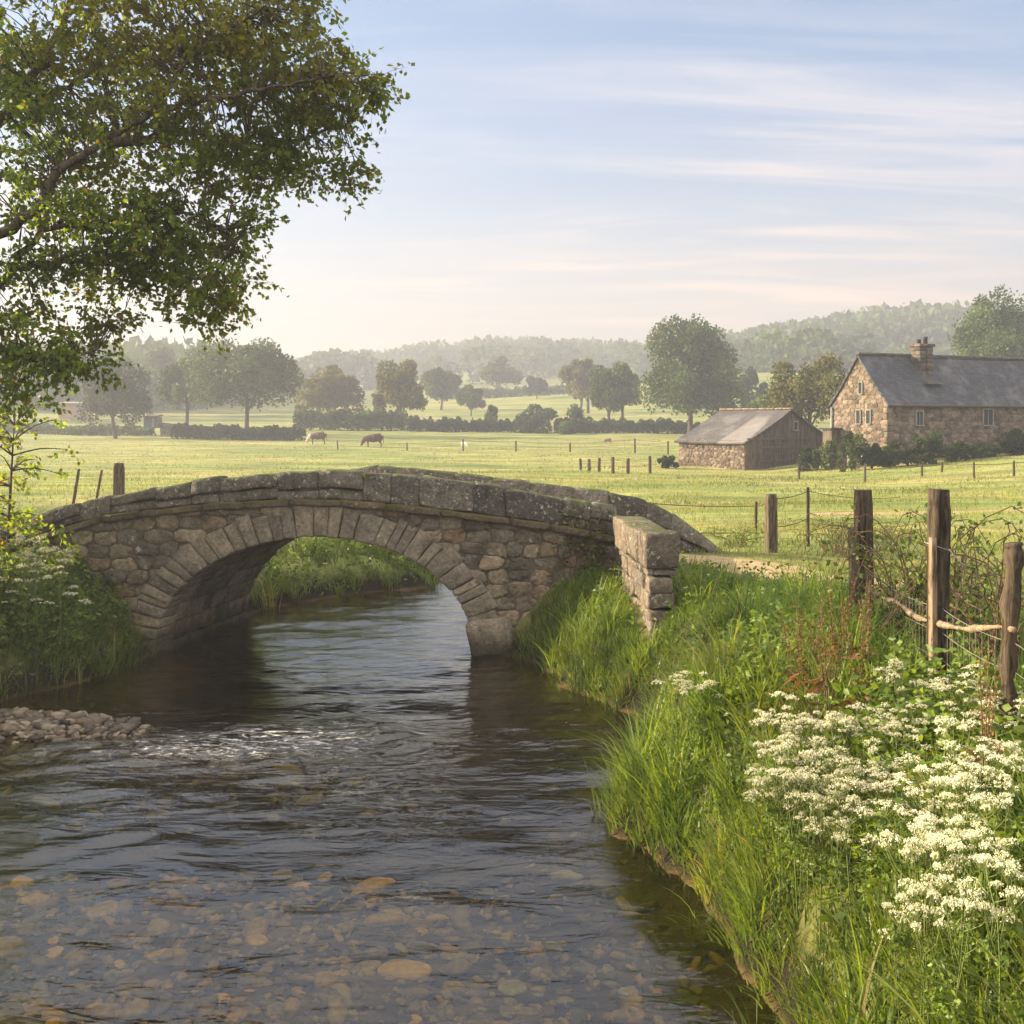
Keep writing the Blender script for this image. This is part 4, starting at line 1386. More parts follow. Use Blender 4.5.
# sheds on the far left
def shed(name, label, px, y0, y1, hw, d, m1, m2):
    x = (px - 512) / F * d; z0 = Hs(x, d); h = (y1 - y0) * d / F; w = hw * d / F
    z0 = CH + (HY - y1) / F * d
    t = thing(name, label, 'shed', (x, d, z0)); O = (x, d, z0)
    m = MB()
    for k in range(8):
        box(m, (x - w + (k + .5) * w / 4, d - 1.2 - .02 * (k % 2), z0 + h * .43), (w / 8 - .01, .04, h * .43), 0, random.random())
    box(m, (x, d, z0 + h * .42), (w, 1.15, h * .42)); m.build('wall', MT[m1], t, O, True)
    m = MB(); m.add(box_fn((x, d, z0 + h * .93), (w * 1.08, 1.5, h * .05))(SV) + np.column_stack([0 * SV[:, 0], 0 * SV[:, 0], SV[:, 1] * .12]), SQ)
    m.build('roof', MT[m2], t, O, True)
    m = MB(); box(m, (x + w * .45, d - 1.29, z0 + h * .4), (w * .18, .04, h * .36)); m.build('door', MT['frame'], t, O, True)


MT['pink'] = plain_mat('faded_pink_boards', (.33, .22, .20), .8, .3, 2)
shed('field_shed', 'faded pinkish shed with a pale roof in the mist by the dark dense tree', 76, 402, 419, 14, 176, 'pink', 'frame')
MT['blue'] = plain_mat('blue_grey_boards', (.10, .11, .15), .8, .3, 2)
shed('field_shed', 'tiny blue-grey hut with a white door at the end of the low field wall', 153, 415, 428, 6.5, 158, 'blue', 'boards')
mb = MB()
a, b = np.array([(161 - 512) / F * 158, 158]), np.array([(232 - 512) / F * 154, 154])
for k in range(26):
    q = a + (b - a) * (k + .5) / 26; hz = Hs(*q)
    top = 3.0 - 1.0 * k / 26
    for lv in range(3):
        block(mb, box_fn((q[0], q[1], hz + top * (lv + .5) / 3 * .62), (.2, .25, top / 6 * .62), math.atan2(*(b - a)[::-1])), .03, .08, 2)
m = (a + b) / 2
tag(mb.build('stone_wall', MT['parapet'], None, (*m, Hs(*m))), 'low dark field wall running right from the tiny hut', 'wall')


# ------------------------------------------------------------------ fences
def post_mesh(mb, x, y, z0, z1, w, dpt, lean=(0, 0), rz=0.0, rough=.012, taper=.92):
    block(mb, box_fn((x, y, (z0 + z1) / 2), (w / 2, dpt / 2, (z1 - z0) / 2), rz, taper, lean), rough, .09, 7)


def wire_pts(a, b, sag, n=9):
    t = np.linspace(0, 1, n)[:, None]
    p = a * (1 - t) + b * t
    p[:, 2] -= sag * 4 * (t * (1 - t))[:, 0]
    return p


# near fence on the right bank
PA, PB, PC = (3.46, 11.9), (3.02, 8.55), (2.99, 7.1)
zA, zB, zC = [Hs(*p) for p in (PA, PB, PC)]
O = (PB[0], PB[1], zB)
fence = thing('post_and_wire_fence', 'tall weathered post and wire fence with a twisted pale rail on the right bank', 'fence', O)
mb = MB(); yA = PA[1]
tA = at(862, 490, yA)[2]
post_mesh(mb, at(865, 0, yA)[0], yA, zA - .5, tA, .17, .16, (-.02, 0), .12, .014, .85); mb.build('post', MT['darkpost'], fence, O)
mb = MB(); tA2 = at(856, 527, yA)[2]
post_mesh(mb, at(853.5, 0, yA)[0], yA - .10, zA - .5, tA2, .09, .09, (-.03, 0), .1, .012); l = mb.build('post', MT['post'], fence, O); l['label'] = 'shorter half-round stake strapped to the farthest post'
yB = PB[1]; tB = at(938, 490, yB)[2]
mb = MB(); post_mesh(mb, at(938.5, 0, yB)[0], yB, zB - .5, tB, .118, .12, (.0, 0), .25, .012, 1.0); mb.build('post', MT['darkpost'], fence, O)
mb = MB(); post_mesh(mb, at(929.5, 0, yB)[0], yB - .09, zB - .5, at(929, 536, yB)[2], .045, .06, (-.01, 0), .2, .006); l = mb.build('post', MT['palewood'], fence, O); l['label'] = 'thin pale lath on the left of the middle post'
yC = PC[1]
zc1 = at(1012, 543, yC)[2]
mb = MB()
cpts = curve([(at(1014, 0, yC)[0], yC, zC - .5), (at(1016, 0, yC)[0], yC, zC + .1), (at(1008, 0, yC)[0], yC, zC + .45), (at(1009, 0, yC)[0], yC, zC + .8), (at(1014, 0, yC)[0], yC, zc1 - .1), (at(1013, 0, yC)[0], yC, zc1)], 22)
tube(mb, cpts, .05 + .007 * np.sin(np.arange(22) * 1.9) + .006 * rng.normal(size=22), 11, rough=.16)
l = mb.build('post', MT['darkpost'], fence, O); l['label'] = 'crooked knotty round post nearest the camera'
mb = MB(); post_mesh(mb, at(1021, 0, yC)[0] + .02, yC - .08, zC - .4, at(1019, 628, yC)[2], .05, .05, (0, 0), .1, .006); mb.build('post', MT['palewood'], fence, O)
mb = MB()
rl = curve([at(868, 588, yA - .12), at(882, 597, 10.9), at(898, 603, 10.2), at(915, 616, 9.4), at(940, 624, yB - .14), at(968, 629, 8.0), at(1000, 627, yC + .15), at(1014, 630, yC - .08)], 40)
tube(mb, rl, .019 + .006 * np.sin(np.arange(40) * .9) + .004 * rng.normal(size=40), 8, rough=.15)
mb.build('rail', MT['palewood'], fence, O)
pA, pB, pC = np.array([at(862, 0, yA)[0], yA - .1, 0]), np.array([at(938, 0, yB)[0], yB - .08, 0]), np.array([at(1012, 0, yC)[0], yC - .06, 0])
EX = np.array([2.7, 4.4, Hs(2.7, 4.4)])
for hh in (.18, .36, .55, .72):
    mb = MB()
    tube(mb, wire_pts(pA + [0, 0, zA + hh], pB + [0, 0, zB + hh], .05), .0032, 4, cap=False)
    tube(mb, wire_pts(pB + [0, 0, zB + hh], pC + [0, 0, zC + hh], .03), .0028, 4, cap=False)
    tube(mb, wire_pts(pC + [0, 0, zC + hh], EX + [0, 0, hh], .03), .0025, 4, cap=False)
    mb.build('wire', MT['wire'], fence, O)
mb = MB()
for k in range(1, 26):
    t = k / 26
    q = pA * (1 - t) + pB * t; zz = zA * (1 - t) + zB * t
    tube(mb, [q + [0, 0, zz + .12], q + [0, 0, zz + .7]], .0022, 3, cap=False)
for k in range(1, 12):
    t = k / 12
    q = pB * (1 - t) + pC * t; zz = zB * (1 - t) + zC * t
    tube(mb, [q + [0, 0, zz + .12], q + [0, 0, zz + .7]], .002, 3, cap=False)
mb.build('netting', MT['wire'], fence, O)
for (p, w, zt) in ((pA, .1, at(0, 545, yA)[2]), (pB, .085, at(0, 547, yB)[2])):
    mb = MB()
    th = np.linspace(0, 2 * np.pi, 14)
    tube(mb, np.column_stack([p[0] + w * np.cos(th), p[1] + .1 + w * 1.15 * np.sin(th), zt - .03 * np.cos(th) + 0 * th]), .004, 4, cap=False)
    tube(mb, [p + [w * .3, -.06, zt], p + [w * .8 + .03, -.12, zt - .1], p + [w + .12, -.08, zt - .13]], .004, 4, cap=False)
    mb.build('wire_tie', MT['wire'], fence, O)

# small wire fence behind the bridge end
fy = 24.5
f2p = [(629, 497, 23.4, .06), (756, 502, 24.6, .05), (771, 494, 22.6, .2), (808, 487, 23.8, .06)]
x = at(771, 0, 22.6)[0]; O = (x, 22.6, Hs(x, 22.6))
f2 = thing('post_and_wire_fence', 'short wire fence with one stout post at the field edge beyond the bridge', 'fence', O)
tops = []
for px, py, d, w in f2p:
    x = at(px, 0, d)[0]; zt = at(px, py, d)[2]; z0 = Hs(x, d)
    mb = MB(); post_mesh(mb, x, d, z0 - .3, zt, w, w, (0, 0), .2, .01)
    mb.build('post', MT['darkpost'] if w < .1 else MT['post'], f2, O)
    tops.append(np.array([x, d, zt]))
for dz in (.08, .62):
    mb = MB()
    for a, b in zip(tops[:-1], tops[1:]): tube(mb, wire_pts(a - [0, 0, dz], b - [0, 0, dz], .05), .008, 4, cap=False)
    tube(mb, wire_pts(tops[-1] - [0, 0, dz], np.array([at(900, 0, 27)[0], 27, Hs(at(900, 0, 27)[0], 27) + .9 - dz]), .08), .006, 4, cap=False)
    mb.build('wire', MT['darkpost'], f2, O)


def field_fence(label, posts, wires, w=.09, mat='darkpost'):
    P = []
    x0 = at(posts[0][0], 0, posts[0][2])[0]; O = (x0, posts[0][2], Hs(x0, posts[0][2]))
    t = thing('field_fence', label, 'fence', O)
    for px, h, d in posts:
        x = at(px, 0, d)[0]; z0 = Hs(x, d)
        m = MB(); post_mesh(m, x, d, z0 - .2, z0 + h, w, w, (rng.normal(0, .03), 0), rng.uniform(0, 1), .012)
        m.build('post', MT[mat], t, O); P.append(np.array([x, d, z0 + h]))
    for dz in wires:
        m = MB()
        for a, b in zip(P[:-1], P[1:]): tube(m, wire_pts(a - [0, 0, dz], b - [0, 0, dz], .04), .012, 4, cap=False)
        m.build('wire', MT['darkpost'], t, O)


field_fence('short row of dark posts and rails in the meadow left of the barn', [(581, .75, 76), (589, .8, 74), (599, .85, 72.5), (613, 1.0, 71), (628, .95, 71), (650, 1.1, 72)], (.15, .5), .16)
field_fence('thin post fence crossing the meadow in front of the farmhouse', [(799, .7, 62), (865, .75, 58), (922, .6, 60), (942, .5, 62), (974, .75, 57), (1014, .75, 57), (1060, .75, 57)], (.1,), .09)
field_fence('faint line of distant posts across the far side of the meadow', [(338, .9, 118), (407, .8, 116), (463, 1.1, 112), (516, 1.0, 112), (570, .9, 112), (635, 1.3, 108), (668, 1.2, 105)], (.1, .5), .13)


def single_post(label, px, ytop, d, w, lean, mat):
    x = at(px, 0, d)[0]; z0 = Hs(x, d); zt = at(px, ytop, d)[2]
    m = MB(); post_mesh(m, x - lean * .5, d, z0 - .3, zt, w, w, (lean, 0), .2, .012)
    tag(m.build('fence_post', MT[mat], None, (x, d, z0)), label, 'post', 'old posts behind the bridge')


single_post('thick upright post behind the left end of the bridge parapet', 119, 463, 27, .24, 0, 'post')
single_post('thin stake leaning right, farther left of the two behind the parapet', 72, 469, 27, .06, .3, 'post')
single_post('thin stake leaning right, between the other leaning stake and the thick post', 94, 470, 27, .06, .32, 'post')


# ------------------------------------------------------------------ cattle and sheep
def animal_mat(name, coat, white, thr):
    m, nt, out, g = new_mat(name)
    oc = nd(nt, 'ShaderNodeTexCoord').outputs['Object']
    s = nd(nt, 'ShaderNodeSeparateXYZ', {0: oc})
    n = noi(nt, oc, 1.6, 3, .6)
    f = ramp(nt, mth(nt, 'ADD', mth(nt, 'MULTIPLY', s.outputs[0], -1), mth(nt, 'MULTIPLY', n, .35)), [(thr, 0), (thr + .06, 1)])
    low = ramp(nt, mth(nt, 'ADD', s.outputs[2], mth(nt, 'MULTIPLY', n, .3)), [(.62, 1), (.72, 0)])
    c = mixc(nt, mth(nt, 'MAXIMUM', f, mth(nt, 'MULTIPLY', low, .25)), coat, white)
    finish(nt, out, c, .8, n, .2, .02, .2)
    return m


def beast(name, label, cat, loc, rz, sc, mat, parts):
    """one skinned body: trunk, neck, grazing head, jointed legs, tail, ears"""
    V, E, R = [], [], []

    def chain(pts, start=None):
        prev = start
        for (x, y, z, r) in pts:
            V.append((x, y, z)); R.append(r)
            if prev is not None: E.append((prev, len(V) - 1))
            prev = len(V) - 1
        return prev
    # x points backwards (head at -x)
    root = chain([(.35, 0, 1.0, .40)])
    mid = chain([(.0, 0, .96, .44), (-.35, 0, .97, .42)], root)
    sh = chain([(-.62, 0, 1.02, .36)], mid)
    hip = chain([(.68, 0, 1.12, .27), (.84, 0, 1.12, .14)], root)
    nk = chain([(-.88, 0, .92, .25), (-1.06, .02, .68, .2)], sh)
    hd_ = chain([(-1.15, .03, .52, .17), (-1.24, .04, .30, .13), (-1.27, .04, .2, .11)], nk)
    for s in (-1, 1):
        chain([(-1.05, s * .16, .62, .05), (-1.03, s * .25, .60, .03)], nk)
        chain([(-.58, s * .17, .72, .12), (-.60, s * .18, .42, .07), (-.58, s * .18, .12, .05), (-.62, s * .18, .02, .06)], sh)
        chain([(.62, s * .17, .75, .15), (.56, s * .18, .58, .10), (.74, s * .18, .38, .065), (.70, s * .18, .12, .05), (.66, s * .18, .02, .06)], hip - 1)
    chain([(.92, 0, .9, .03), (.95, 0, .6, .025), (.95, 0, .42, .05)], hip)
    me = bpy.data.meshes.new(name)
    me.from_pydata([(a * sc, b * sc, c * sc) for a, b, c in V], E, [])
    o = bpy.data.objects.new(name, me); C.objects.link(o)
    md = o.modifiers.new('skin', 'SKIN')
    for k, sv in enumerate(me.skin_vertices[0].data if me.skin_vertices else []):
        sv.radius = (R[k] * sc, R[k] * sc)
    if me.skin_vertices: me.skin_vertices[0].data[0].use_root = True
    md.use_smooth_shade = True
    sub = o.modifiers.new('sub', 'SUBSURF'); sub.levels = 1; sub.render_levels = 2
    me.materials.append(mat)
    o.location = [float(v) for v in loc]; o.rotation_euler = (0, 0, rz)
    bpy.context.view_layer.objects.active = o
    return tag(o, label, cat)


def put_beast(name, label, cat, px, d, rz, sc, mat):
    x = at(px, 0, d)[0]
    return beast(name, label, cat, (x, d, Hs(x, d)), rz, sc, mat, None)


cowm = animal_mat('hereford_coat', (.06, .024, .015), (.42, .36, .31), 1.05)
put_beast('cow', 'brown and white grazing cow, the farther and paler of two', 'cow', 318, 132, .12, 1.0, animal_mat('paler_coat', (.09, .045, .03), (.42, .36, .31), .95))
put_beast('cow', 'dark brown white-faced grazing cow, the nearer of two', 'cow', 374, 124, .05, 1.05, cowm)
shm = animal_mat('fleece', (.62, .58, .5), (.68, .64, .56), 3)
put_beast('sheep', 'white sheep standing alone in the far meadow', 'sheep', 464, 128, 2.4, .42, shm)
put_beast('sheep', 'small brownish sheep lying far out in the meadow before the huge tree', 'sheep', 608, 135, .3, .42, animal_mat('brown_fleece', (.2, .13, .10), (.25, .2, .15), 3))


# ------------------------------------------------------------------ bank plants
def umbel(mb, st, top, dia):
    """flat white flower head on spreading rays"""
    n = 13
    for k in range(n):
        rr = dia * .5 * math.sqrt((k + .5) / n); a = k * 2.4 + rng.normal(0, .2)
        c = top + np.array([rr * math.cos(a), rr * math.sin(a), dia * .18 * (1 - (2 * rr / dia) ** 2) + rng.normal(0, .004)])
        tube(st, [top - [0, 0, dia * .4], c], .0016, 3, cap=False)
        m = 17
        q = c + rng.normal(0, 1, (m, 3)) * [dia * .055, dia * .055, .005]
        leaves(mb, q, rng.uniform(.006, .0105, m), np.column_stack([rng.normal(size=(m, 2)), rng.normal(0, .3, m)]), .95, .1)


def parsley(name, h, nu, dia):
    t = thing(name, None, 'wildflower', (0, 0, 0))
    st, lv = MB(), MB()
    main = curve([(0, 0, -.05), (.01, .01, h * .5), (.03, .0, h * .8)], 8)
    tube(st, main, np.linspace(.006, .0035, 8), 5)
    for k in range(nu):
        a = k * 2.4 + rng.uniform(0, 1); sp = rng.uniform(.05, .27)
        tp = np.array([sp * math.cos(a), sp * math.sin(a), h * rng.uniform(.86, 1.08)])
        b = main[rng.integers(4, 8)]
        tube(st, curve([b, (b + tp) / 2 + [.3 * sp * math.cos(a), .3 * sp * math.sin(a), 0], tp - [0, 0, .03]], 5), np.linspace(.0032, .002, 5), 4)
        um = MB(); umbel(um, st, tp, dia * rng.uniform(.55, 1.3)); um.build('umbel', MT['petal'], t)
    for k in range(5):
        z = h * rng.uniform(.12, .6); a = rng.uniform(0, 6.28); dv = np.array([math.cos(a), math.sin(a), .25])
        tube(st, [(.01, .01, z), np.array([0, 0, z]) + dv * .18], .002, 3, cap=False)
        s = rng.uniform(.05, .24, 18)
        p = np.array([0, 0, z]) + dv * s[:, None] + rng.normal(0, .025, (18, 3))
        leaves(lv, p, rng.uniform(.025, .06, 18), dv + rng.normal(0, .7, (18, 3)), .4, .2)
    st.build('stem', MT['stem'], t); lv.build('foliage', MT['weed'], t)
    return t


PR = [parsley('cow_parsley', .62, 5, .12), parsley('cow_parsley', .75, 6, .13), parsley('cow_parsley', .5, 4, .10), parsley('cow_parsley', .85, 5, .125)]
used = set()


def plant(k, x, y, sc, label, group, up=None):
    src = PR[k]
    o = src if k not in used else copy_tree(src)
    used.add(k)
    o.location = (float(x), float(y), Hs(x, y) - .02)
    o.rotation_euler = (rng.normal(0, .07), rng.normal(0, .07), rng.uniform(0, 6.28))
    o.scale = (sc, sc, sc * (up or 1))
    tag(o, label, None, group)
    return o


HTS = [.62, .75, .5, .85]


def plant_at(px, py, d, sc, label, group):
    """stand a plant so that its flower heads reach this height above the bank"""
    p = at(px, py, d); x, y = p[0], p[1]
    need = p[2] - Hs(x, y)
    if need < .2 or float(river(np.array([x]), np.array([y]))[0]) > -.18: return
    k = int(np.argmin([abs(h * sc - need) for h in HTS]))
    plant(k, x, y, sc, label, group, min(1.6, max(.5, need / (HTS[k] * sc))))


L1 = 'white cow parsley in the dense flowering drift below the near fence posts'
G1 = 'cow parsley drift on the right bank'
for k in range(125):
    u = rng.random(); v = rng.random()
    px = 765 + 255 * u + rng.normal(0, 14)
    py = 690 + 112 * v ** 1.4 + (1 - u) * 28 + rng.normal(0, 15)
    plant_at(px, py, 8.9 - 1.6 * u - 1.5 * v + rng.normal(0, .15), rng.uniform(.5, .95), L1, G1)
for px, py, d in ((700, 682, 10.1), (692, 690, 10.0), (676, 705, 9.9), (712, 688, 10.3), (720, 676, 10.5), (686, 678, 10.2)):
    plant_at(px, py, d, .9, 'white cow parsley in the loose cluster beside the stream, apart from the main drift', 'cow parsley cluster by the water')
for px, py, d, lb in ((905, 818, 6.4, None), (850, 828, 7.2, None), (955, 785, 5.9, None), (990, 760, 5.9, None)):
    plant_at(px, py, d, .9, 'white cow parsley in the lower fringe of the right bank, under the dense drift', 'cow parsley in the lower fringe')
for k in range(16):
    plant_at(rng.uniform(850, 1015), rng.uniform(770, 850), rng.uniform(5.5, 6.2), rng.uniform(.5, .8), L1, G1)
for k in range(14):
    plant_at(rng.uniform(735, 850), rng.uniform(735, 835), rng.uniform(8.2, 9.0), rng.uniform(.5, .8), L1, G1)
for k in range(12):
    plant_at(rng.uniform(860, 1012), rng.uniform(810, 900), rng.uniform(5.1, 5.8), rng.uniform(.5, .75), L1, G1)
plant_at(998, 868, 5.0, .75, 'lone white cow parsley low down at the right edge of the bank', None)
plant_at(902, 970, 4.9, .5, 'small white cow parsley in the grass at the bottom of the photograph', None)
for k in range(46):
    plant_at(rng.uniform(-5, 105), rng.uniform(528, 600), rng.uniform(15.6, 17.2), 1.4, 'white-flowered cow parsley on the shaded left bank beside the bridge', 'cow parsley on the left bank')
for k in range(6):
    plant_at(rng.uniform(255, 345), rng.uniform(560, 590), rng.uniform(24.5, 26.5), 1.3, 'white cow parsley on the sunny bank seen through the arch', 'cow parsley beyond the arch')

# docks with rusty seed heads
def dock():
    t = thing('dock_plant', 'rust-brown dock with dry seed spikes in the grass left of the fence', 'dock', (0, 0, 0), 0, 'docks beside the fence')
    st, sd = MB(), MB()
    for k in range(4):
        a = rng.uniform(0, 6.28); h = rng.uniform(.6, .95); r = rng.uniform(.05, .16)
        c = curve([(0, 0, 0), (r * .4 * np.cos(a), r * .4 * np.sin(a), h * .5), (r * np.cos(a), r * np.sin(a), h)], 8)
        tube(st, c, np.linspace(.006, .002, 8), 4)
        n = 65
        u = rng.uniform(3, 7, n); i0 = u.astype(int).clip(0, 6); p = c[i0] + (c[i0 + 1] - c[i0]) * (u - i0)[:, None]
        sp = MB(); leaves(sp, p + rng.normal(0, .017, (n, 3)), rng.uniform(.012, .024, n), None, .9)
        sp.build('seed_spike', MT['dock'], t)
    n = 16
    a = rng.uniform(0, 6.28, n)
    leaves(sd, np.column_stack([.12 * np.cos(a), .12 * np.sin(a), rng.uniform(.08, .4, n)]), rng.uniform(.12, .22, n), np.column_stack([np.cos(a), np.sin(a), rng.normal(.1, .5, n)]), .25, .3)
    st.build('stem', MT['twig'], t); sd.build('foliage', MT['dock'], t)
    return t


dk = dock(); first = True
for px, d in ((806, 9.2), (829, 8.6), (838, 9.3), (858, 8.5), (795, 9.5), (868, 9.0), (984, 6.6)):
    x = at(px, 0, d)[0]
    o = dk if first else copy_tree(dk); first = False
    o.location = (x, d, Hs(x, d) - .02); o.rotation_euler = (0, 0, rng.uniform(0, 6.28)); o.scale = [float(rng.uniform(.8, 1.1))] * 3


def bramble(label, x, y, r, h, n_t, n_l, mat='weed'):
    z0 = Hs(x, y); O = (x, y, z0)
    t = thing('bramble_bush', label, 'bush', O)
    st, lv = MB(), MB()
    for k in range(n_t):
        a = rng.uniform(0, 6.28); l = r * rng.uniform(.5, 1.2); hh = h * rng.uniform(.5, 1.1)
        b = np.array([x + rng.normal(0, r * .25), y + rng.normal(0, r * .25), z0 - .05])
        c = curve([b, b + [.3 * l * np.cos(a), .3 * l * np.sin(a), hh * .8], b + [.75 * l * np.cos(a), .75 * l * np.sin(a), hh], b + [1.1 * l * np.cos(a), 1.1 * l * np.sin(a), hh * .62]], 12)
        c += rng.normal(0, .018, c.shape)
        tube(st, c, np.linspace(.008, .002, 12), 4, cap=False)
        m = n_l
        i0 = rng.integers(2, 12, m)
        leaves(lv, c[i0] + rng.normal(0, .045, (m, 3)), rng.uniform(.025, .06, m), None, .7, .3)
    st.build('branch', MT['twig'], t, O); lv.build('foliage', MT[mat], t, O)


bramble('tangled dry bramble between the two tall fence posts', 3.75, 10.6, .85, 1.25, 60, 24)
bramble('dry twiggy bush right of the middle fence post', 3.75, 8.9, .7, 1.1, 44, 12)
bramble('dark leafy bush at the foot of the farthest tall post', 3.45, 10.2, .5, .75, 36, 44, 'shrub')
bramble('grey-green straggly bush beside the stout field-edge post', 6.2, 22.8, .9, .75, 40, 16)
bramble('low green bush right of the straggly one, by the field edge', 7.0, 23.6, 1.0, .55, 30, 26)
bramble('small bush on the track side, left of the stout field-edge post', 4.4, 23.6, .7, .45, 26, 24)


# sapling and thicket at the left end of the bridge
def sapling(label, px, d, ytop, n, sz):
    x = at(px, 0, d)[0]; z0 = Hs(x, d); zt = at(0, ytop, d)[2]
    O = (x, d, z0); t = thing('sapling', label, 'young tree', O)
    a, b = MB(), MB()
    c = curve([(x, d, z0 - .1), (x + .05, d, (z0 + zt) / 2), (x + .12, d, zt)], 12)
    tube(a, c, np.linspace(.04, .008, 12), 7, rough=.08)
    for k in range(n):
        j = rng.integers(2, 12); ang = rng.uniform(0, 6.28); l = rng.uniform(.25, .85)
        e = c[j] + [l * np.cos(ang), l * np.sin(ang), rng.uniform(-.15, .35)]
        tube(a, curve([c[j], (c[j] + e) / 2 + [0, 0, .06], e], 5), np.linspace(.014, .004, 5), 4, cap=False)
        cluster_leaves(b, a, e, 26, .3, sz)
    a.build('trunk', MT['bark'], t, O); b.build('crown', MT['oak'], t, O)


sapling('slender leafy sapling at the left end of the bridge parapet', 6, 17.6, 425, 46, (.06, .1))
sapling('low bushy sapling at the left edge, in front of the parapet end', -38, 16.4, 500, 40, (.06, .1))

# ivy on the right spandrel, hanging in front of the wall
mb = MB(); tw = MB()
ivy = thing('ivy', 'green and ochre ivy creeping over the right spandrel beside the wing wall', 'creeper', (1.2, YF, .6))
for k in range(150):
    px = rng.normal(588, 16); py = rng.uniform(505, 600)
    if px > 606: px = 606 - abs(rng.normal(0, 8))
    p = at(px, py, YF - .06)
    n = int(rng.integers(4, 12))
    q = p + rng.normal(0, 1, (n, 3)) * [.07, .025, .07]
    leaves(mb, q, rng.uniform(.03, .07, n), np.column_stack([rng.normal(0, .6, n), rng.normal(-.5, .2, n), rng.normal(-.4, .4, n)]), .8, .2)
for k in range(26):
    px = rng.normal(586, 12); px = min(px, 604)
    c = curve([at(px, 612, YF - .04), at(px + rng.normal(0, 8), 570, YF - .05), at(min(px + rng.normal(0, 14), 606), rng.uniform(508, 545), YF - .05)], 8)
    tube(tw, c, np.linspace(.008, .003, 8), 4, cap=False)
mb.build('foliage', foliage_mat('ivy_leaves', (.035, .05, .012), (.13, .13, .025), .3, .45, .4), ivy, (1.2, YF, .6)); tw.build('stem', MT['twig'], ivy, (1.2, YF, .6))

# ------------------------------------------------------------------ stones in and by the stream
def pebble_mesh(name, seed, mat):
    k = np.linspace(-1, 1, 6)
    v, q = _cube_grid(k)
    v = unit(v) * [1, .72, .42]
    v = v * (1 + .22 * vnoise(v, 1.3, seed)[:, None] + .06 * vnoise(v, 4, seed + 5)[:, None])
    m = MB(); m.add(v, q, rnd=.5)
    o = m.build(name, mat)
    return o


def pebble_mat(name, stops):
    m, nt, out, g = new_mat(name)
    r = nd(nt, 'ShaderNodeObjectInfo').outputs['Random']
    c = ramp(nt, r, stops)
    n = noi(nt, nd(nt, 'ShaderNodeTexCoord').outputs['Object'], 2.2, 6, .7)
    c = mixc(nt, 1.0, c, ramp(nt, n, [(.3, .5), (.7, 1.3)]), 'MULTIPLY')
    finish(nt, out, c, .6, n, .3, .03, .35)
    return m


SM = [pebble_mat('amber_cobble', [(0, (.08, .065, .022)), (.35, (.16, .11, .03)), (.6, (.40, .23, .04)), (.8, (.55, .31, .045)), (1, (.15, .125, .055))]), pebble_mat('grey_cobble', [(0, (.05, .045, .03)), (.5, (.14, .12, .085)), (.85, (.24, .20, .14)), (1, (.34, .30, .23))])]
protos = [[pebble_mesh('river_stone', 3.1 * k + 17 * j, SM[j]) for k in range(4)] for j in range(2)]
usedp = set()
cnt = 0
spots = []
tries = 0
while len(spots) < 240 and tries < 9000:
    tries += 1
    y = 4.8 + 6.2 * rng.random() ** 1.7; x = rng.uniform(-.47, .13 + .05) * y
    s = float(river(np.array([x]), np.array([y]))[0])
    r = .035 + .075 * rng.exponential(1.0)
    r = min(r, .26) + 0
    if s < .3 or Hs(x, y) > -.1 - r * .55 or any((x - a) ** 2 + (y - b) ** 2 < ((r + c) * .8) ** 2 for a, b, c in spots): continue
    spots.append((x, y, r))
for (x, y, r) in spots:
    j = 0 if x < -.07 * y + rng.normal(0, .25) else 1
    k = int(rng.integers(0, 4))
    src = protos[j][k]
    o = src if (j, k) not in usedp else src.copy()
    if (j, k) in usedp: C.objects.link(o)
    usedp.add((j, k))
    o.location = (x, y, Hs(x, y) + r * .1)
    o.rotation_euler = (rng.normal(0, .15), rng.normal(0, .15), rng.uniform(0, 6.28)); o.scale = (r, r, r * rng.uniform(.6, 1))
    tag(o, ('amber brown' if j == 0 else 'pale grey') + (' cobble lying under the clear shallow water on the left' if j == 0 else ' cobble lying under the clear shallow water nearer the right bank'), 'stone',
        'amber cobbles on the stream bed' if j == 0 else 'grey cobbles on the stream bed')
# the gravel spit and the fine bed gravel
mb = MB()
kv, kq = _cube_grid(np.linspace(-1, 1, 4)); kv = unit(kv)


def gravel(n, gen, r0, r1, lift=.2):
    for k in range(n):
        x, y = gen()
        s = float(river(np.array([x]), np.array([y]))[0])
        if s < (.12 if x > -3.6 else -.35) or (x > -2 and Hs(x, y) > -.1): continue
        r = rng.uniform(r0, r1) * (1 if rng.random() < .85 else 1.8)
        a = rng.uniform(0, 6.28)
        v = kv * rng.uniform(.75, 1.2, (len(kv), 1)) * [r, r * rng.uniform(.5, .9), r * rng.uniform(.3, .55)]
        ca, sa = math.cos(a), math.sin(a)
        v = np.column_stack([v[:, 0] * ca - v[:, 1] * sa, v[:, 0] * sa + v[:, 1] * ca, v[:, 2] + v[:, 0] * rng.normal(0, .3)])
        mb.add(v + [x, y, Hs(x, y) + r * lift], kq, rnd=rng.random())


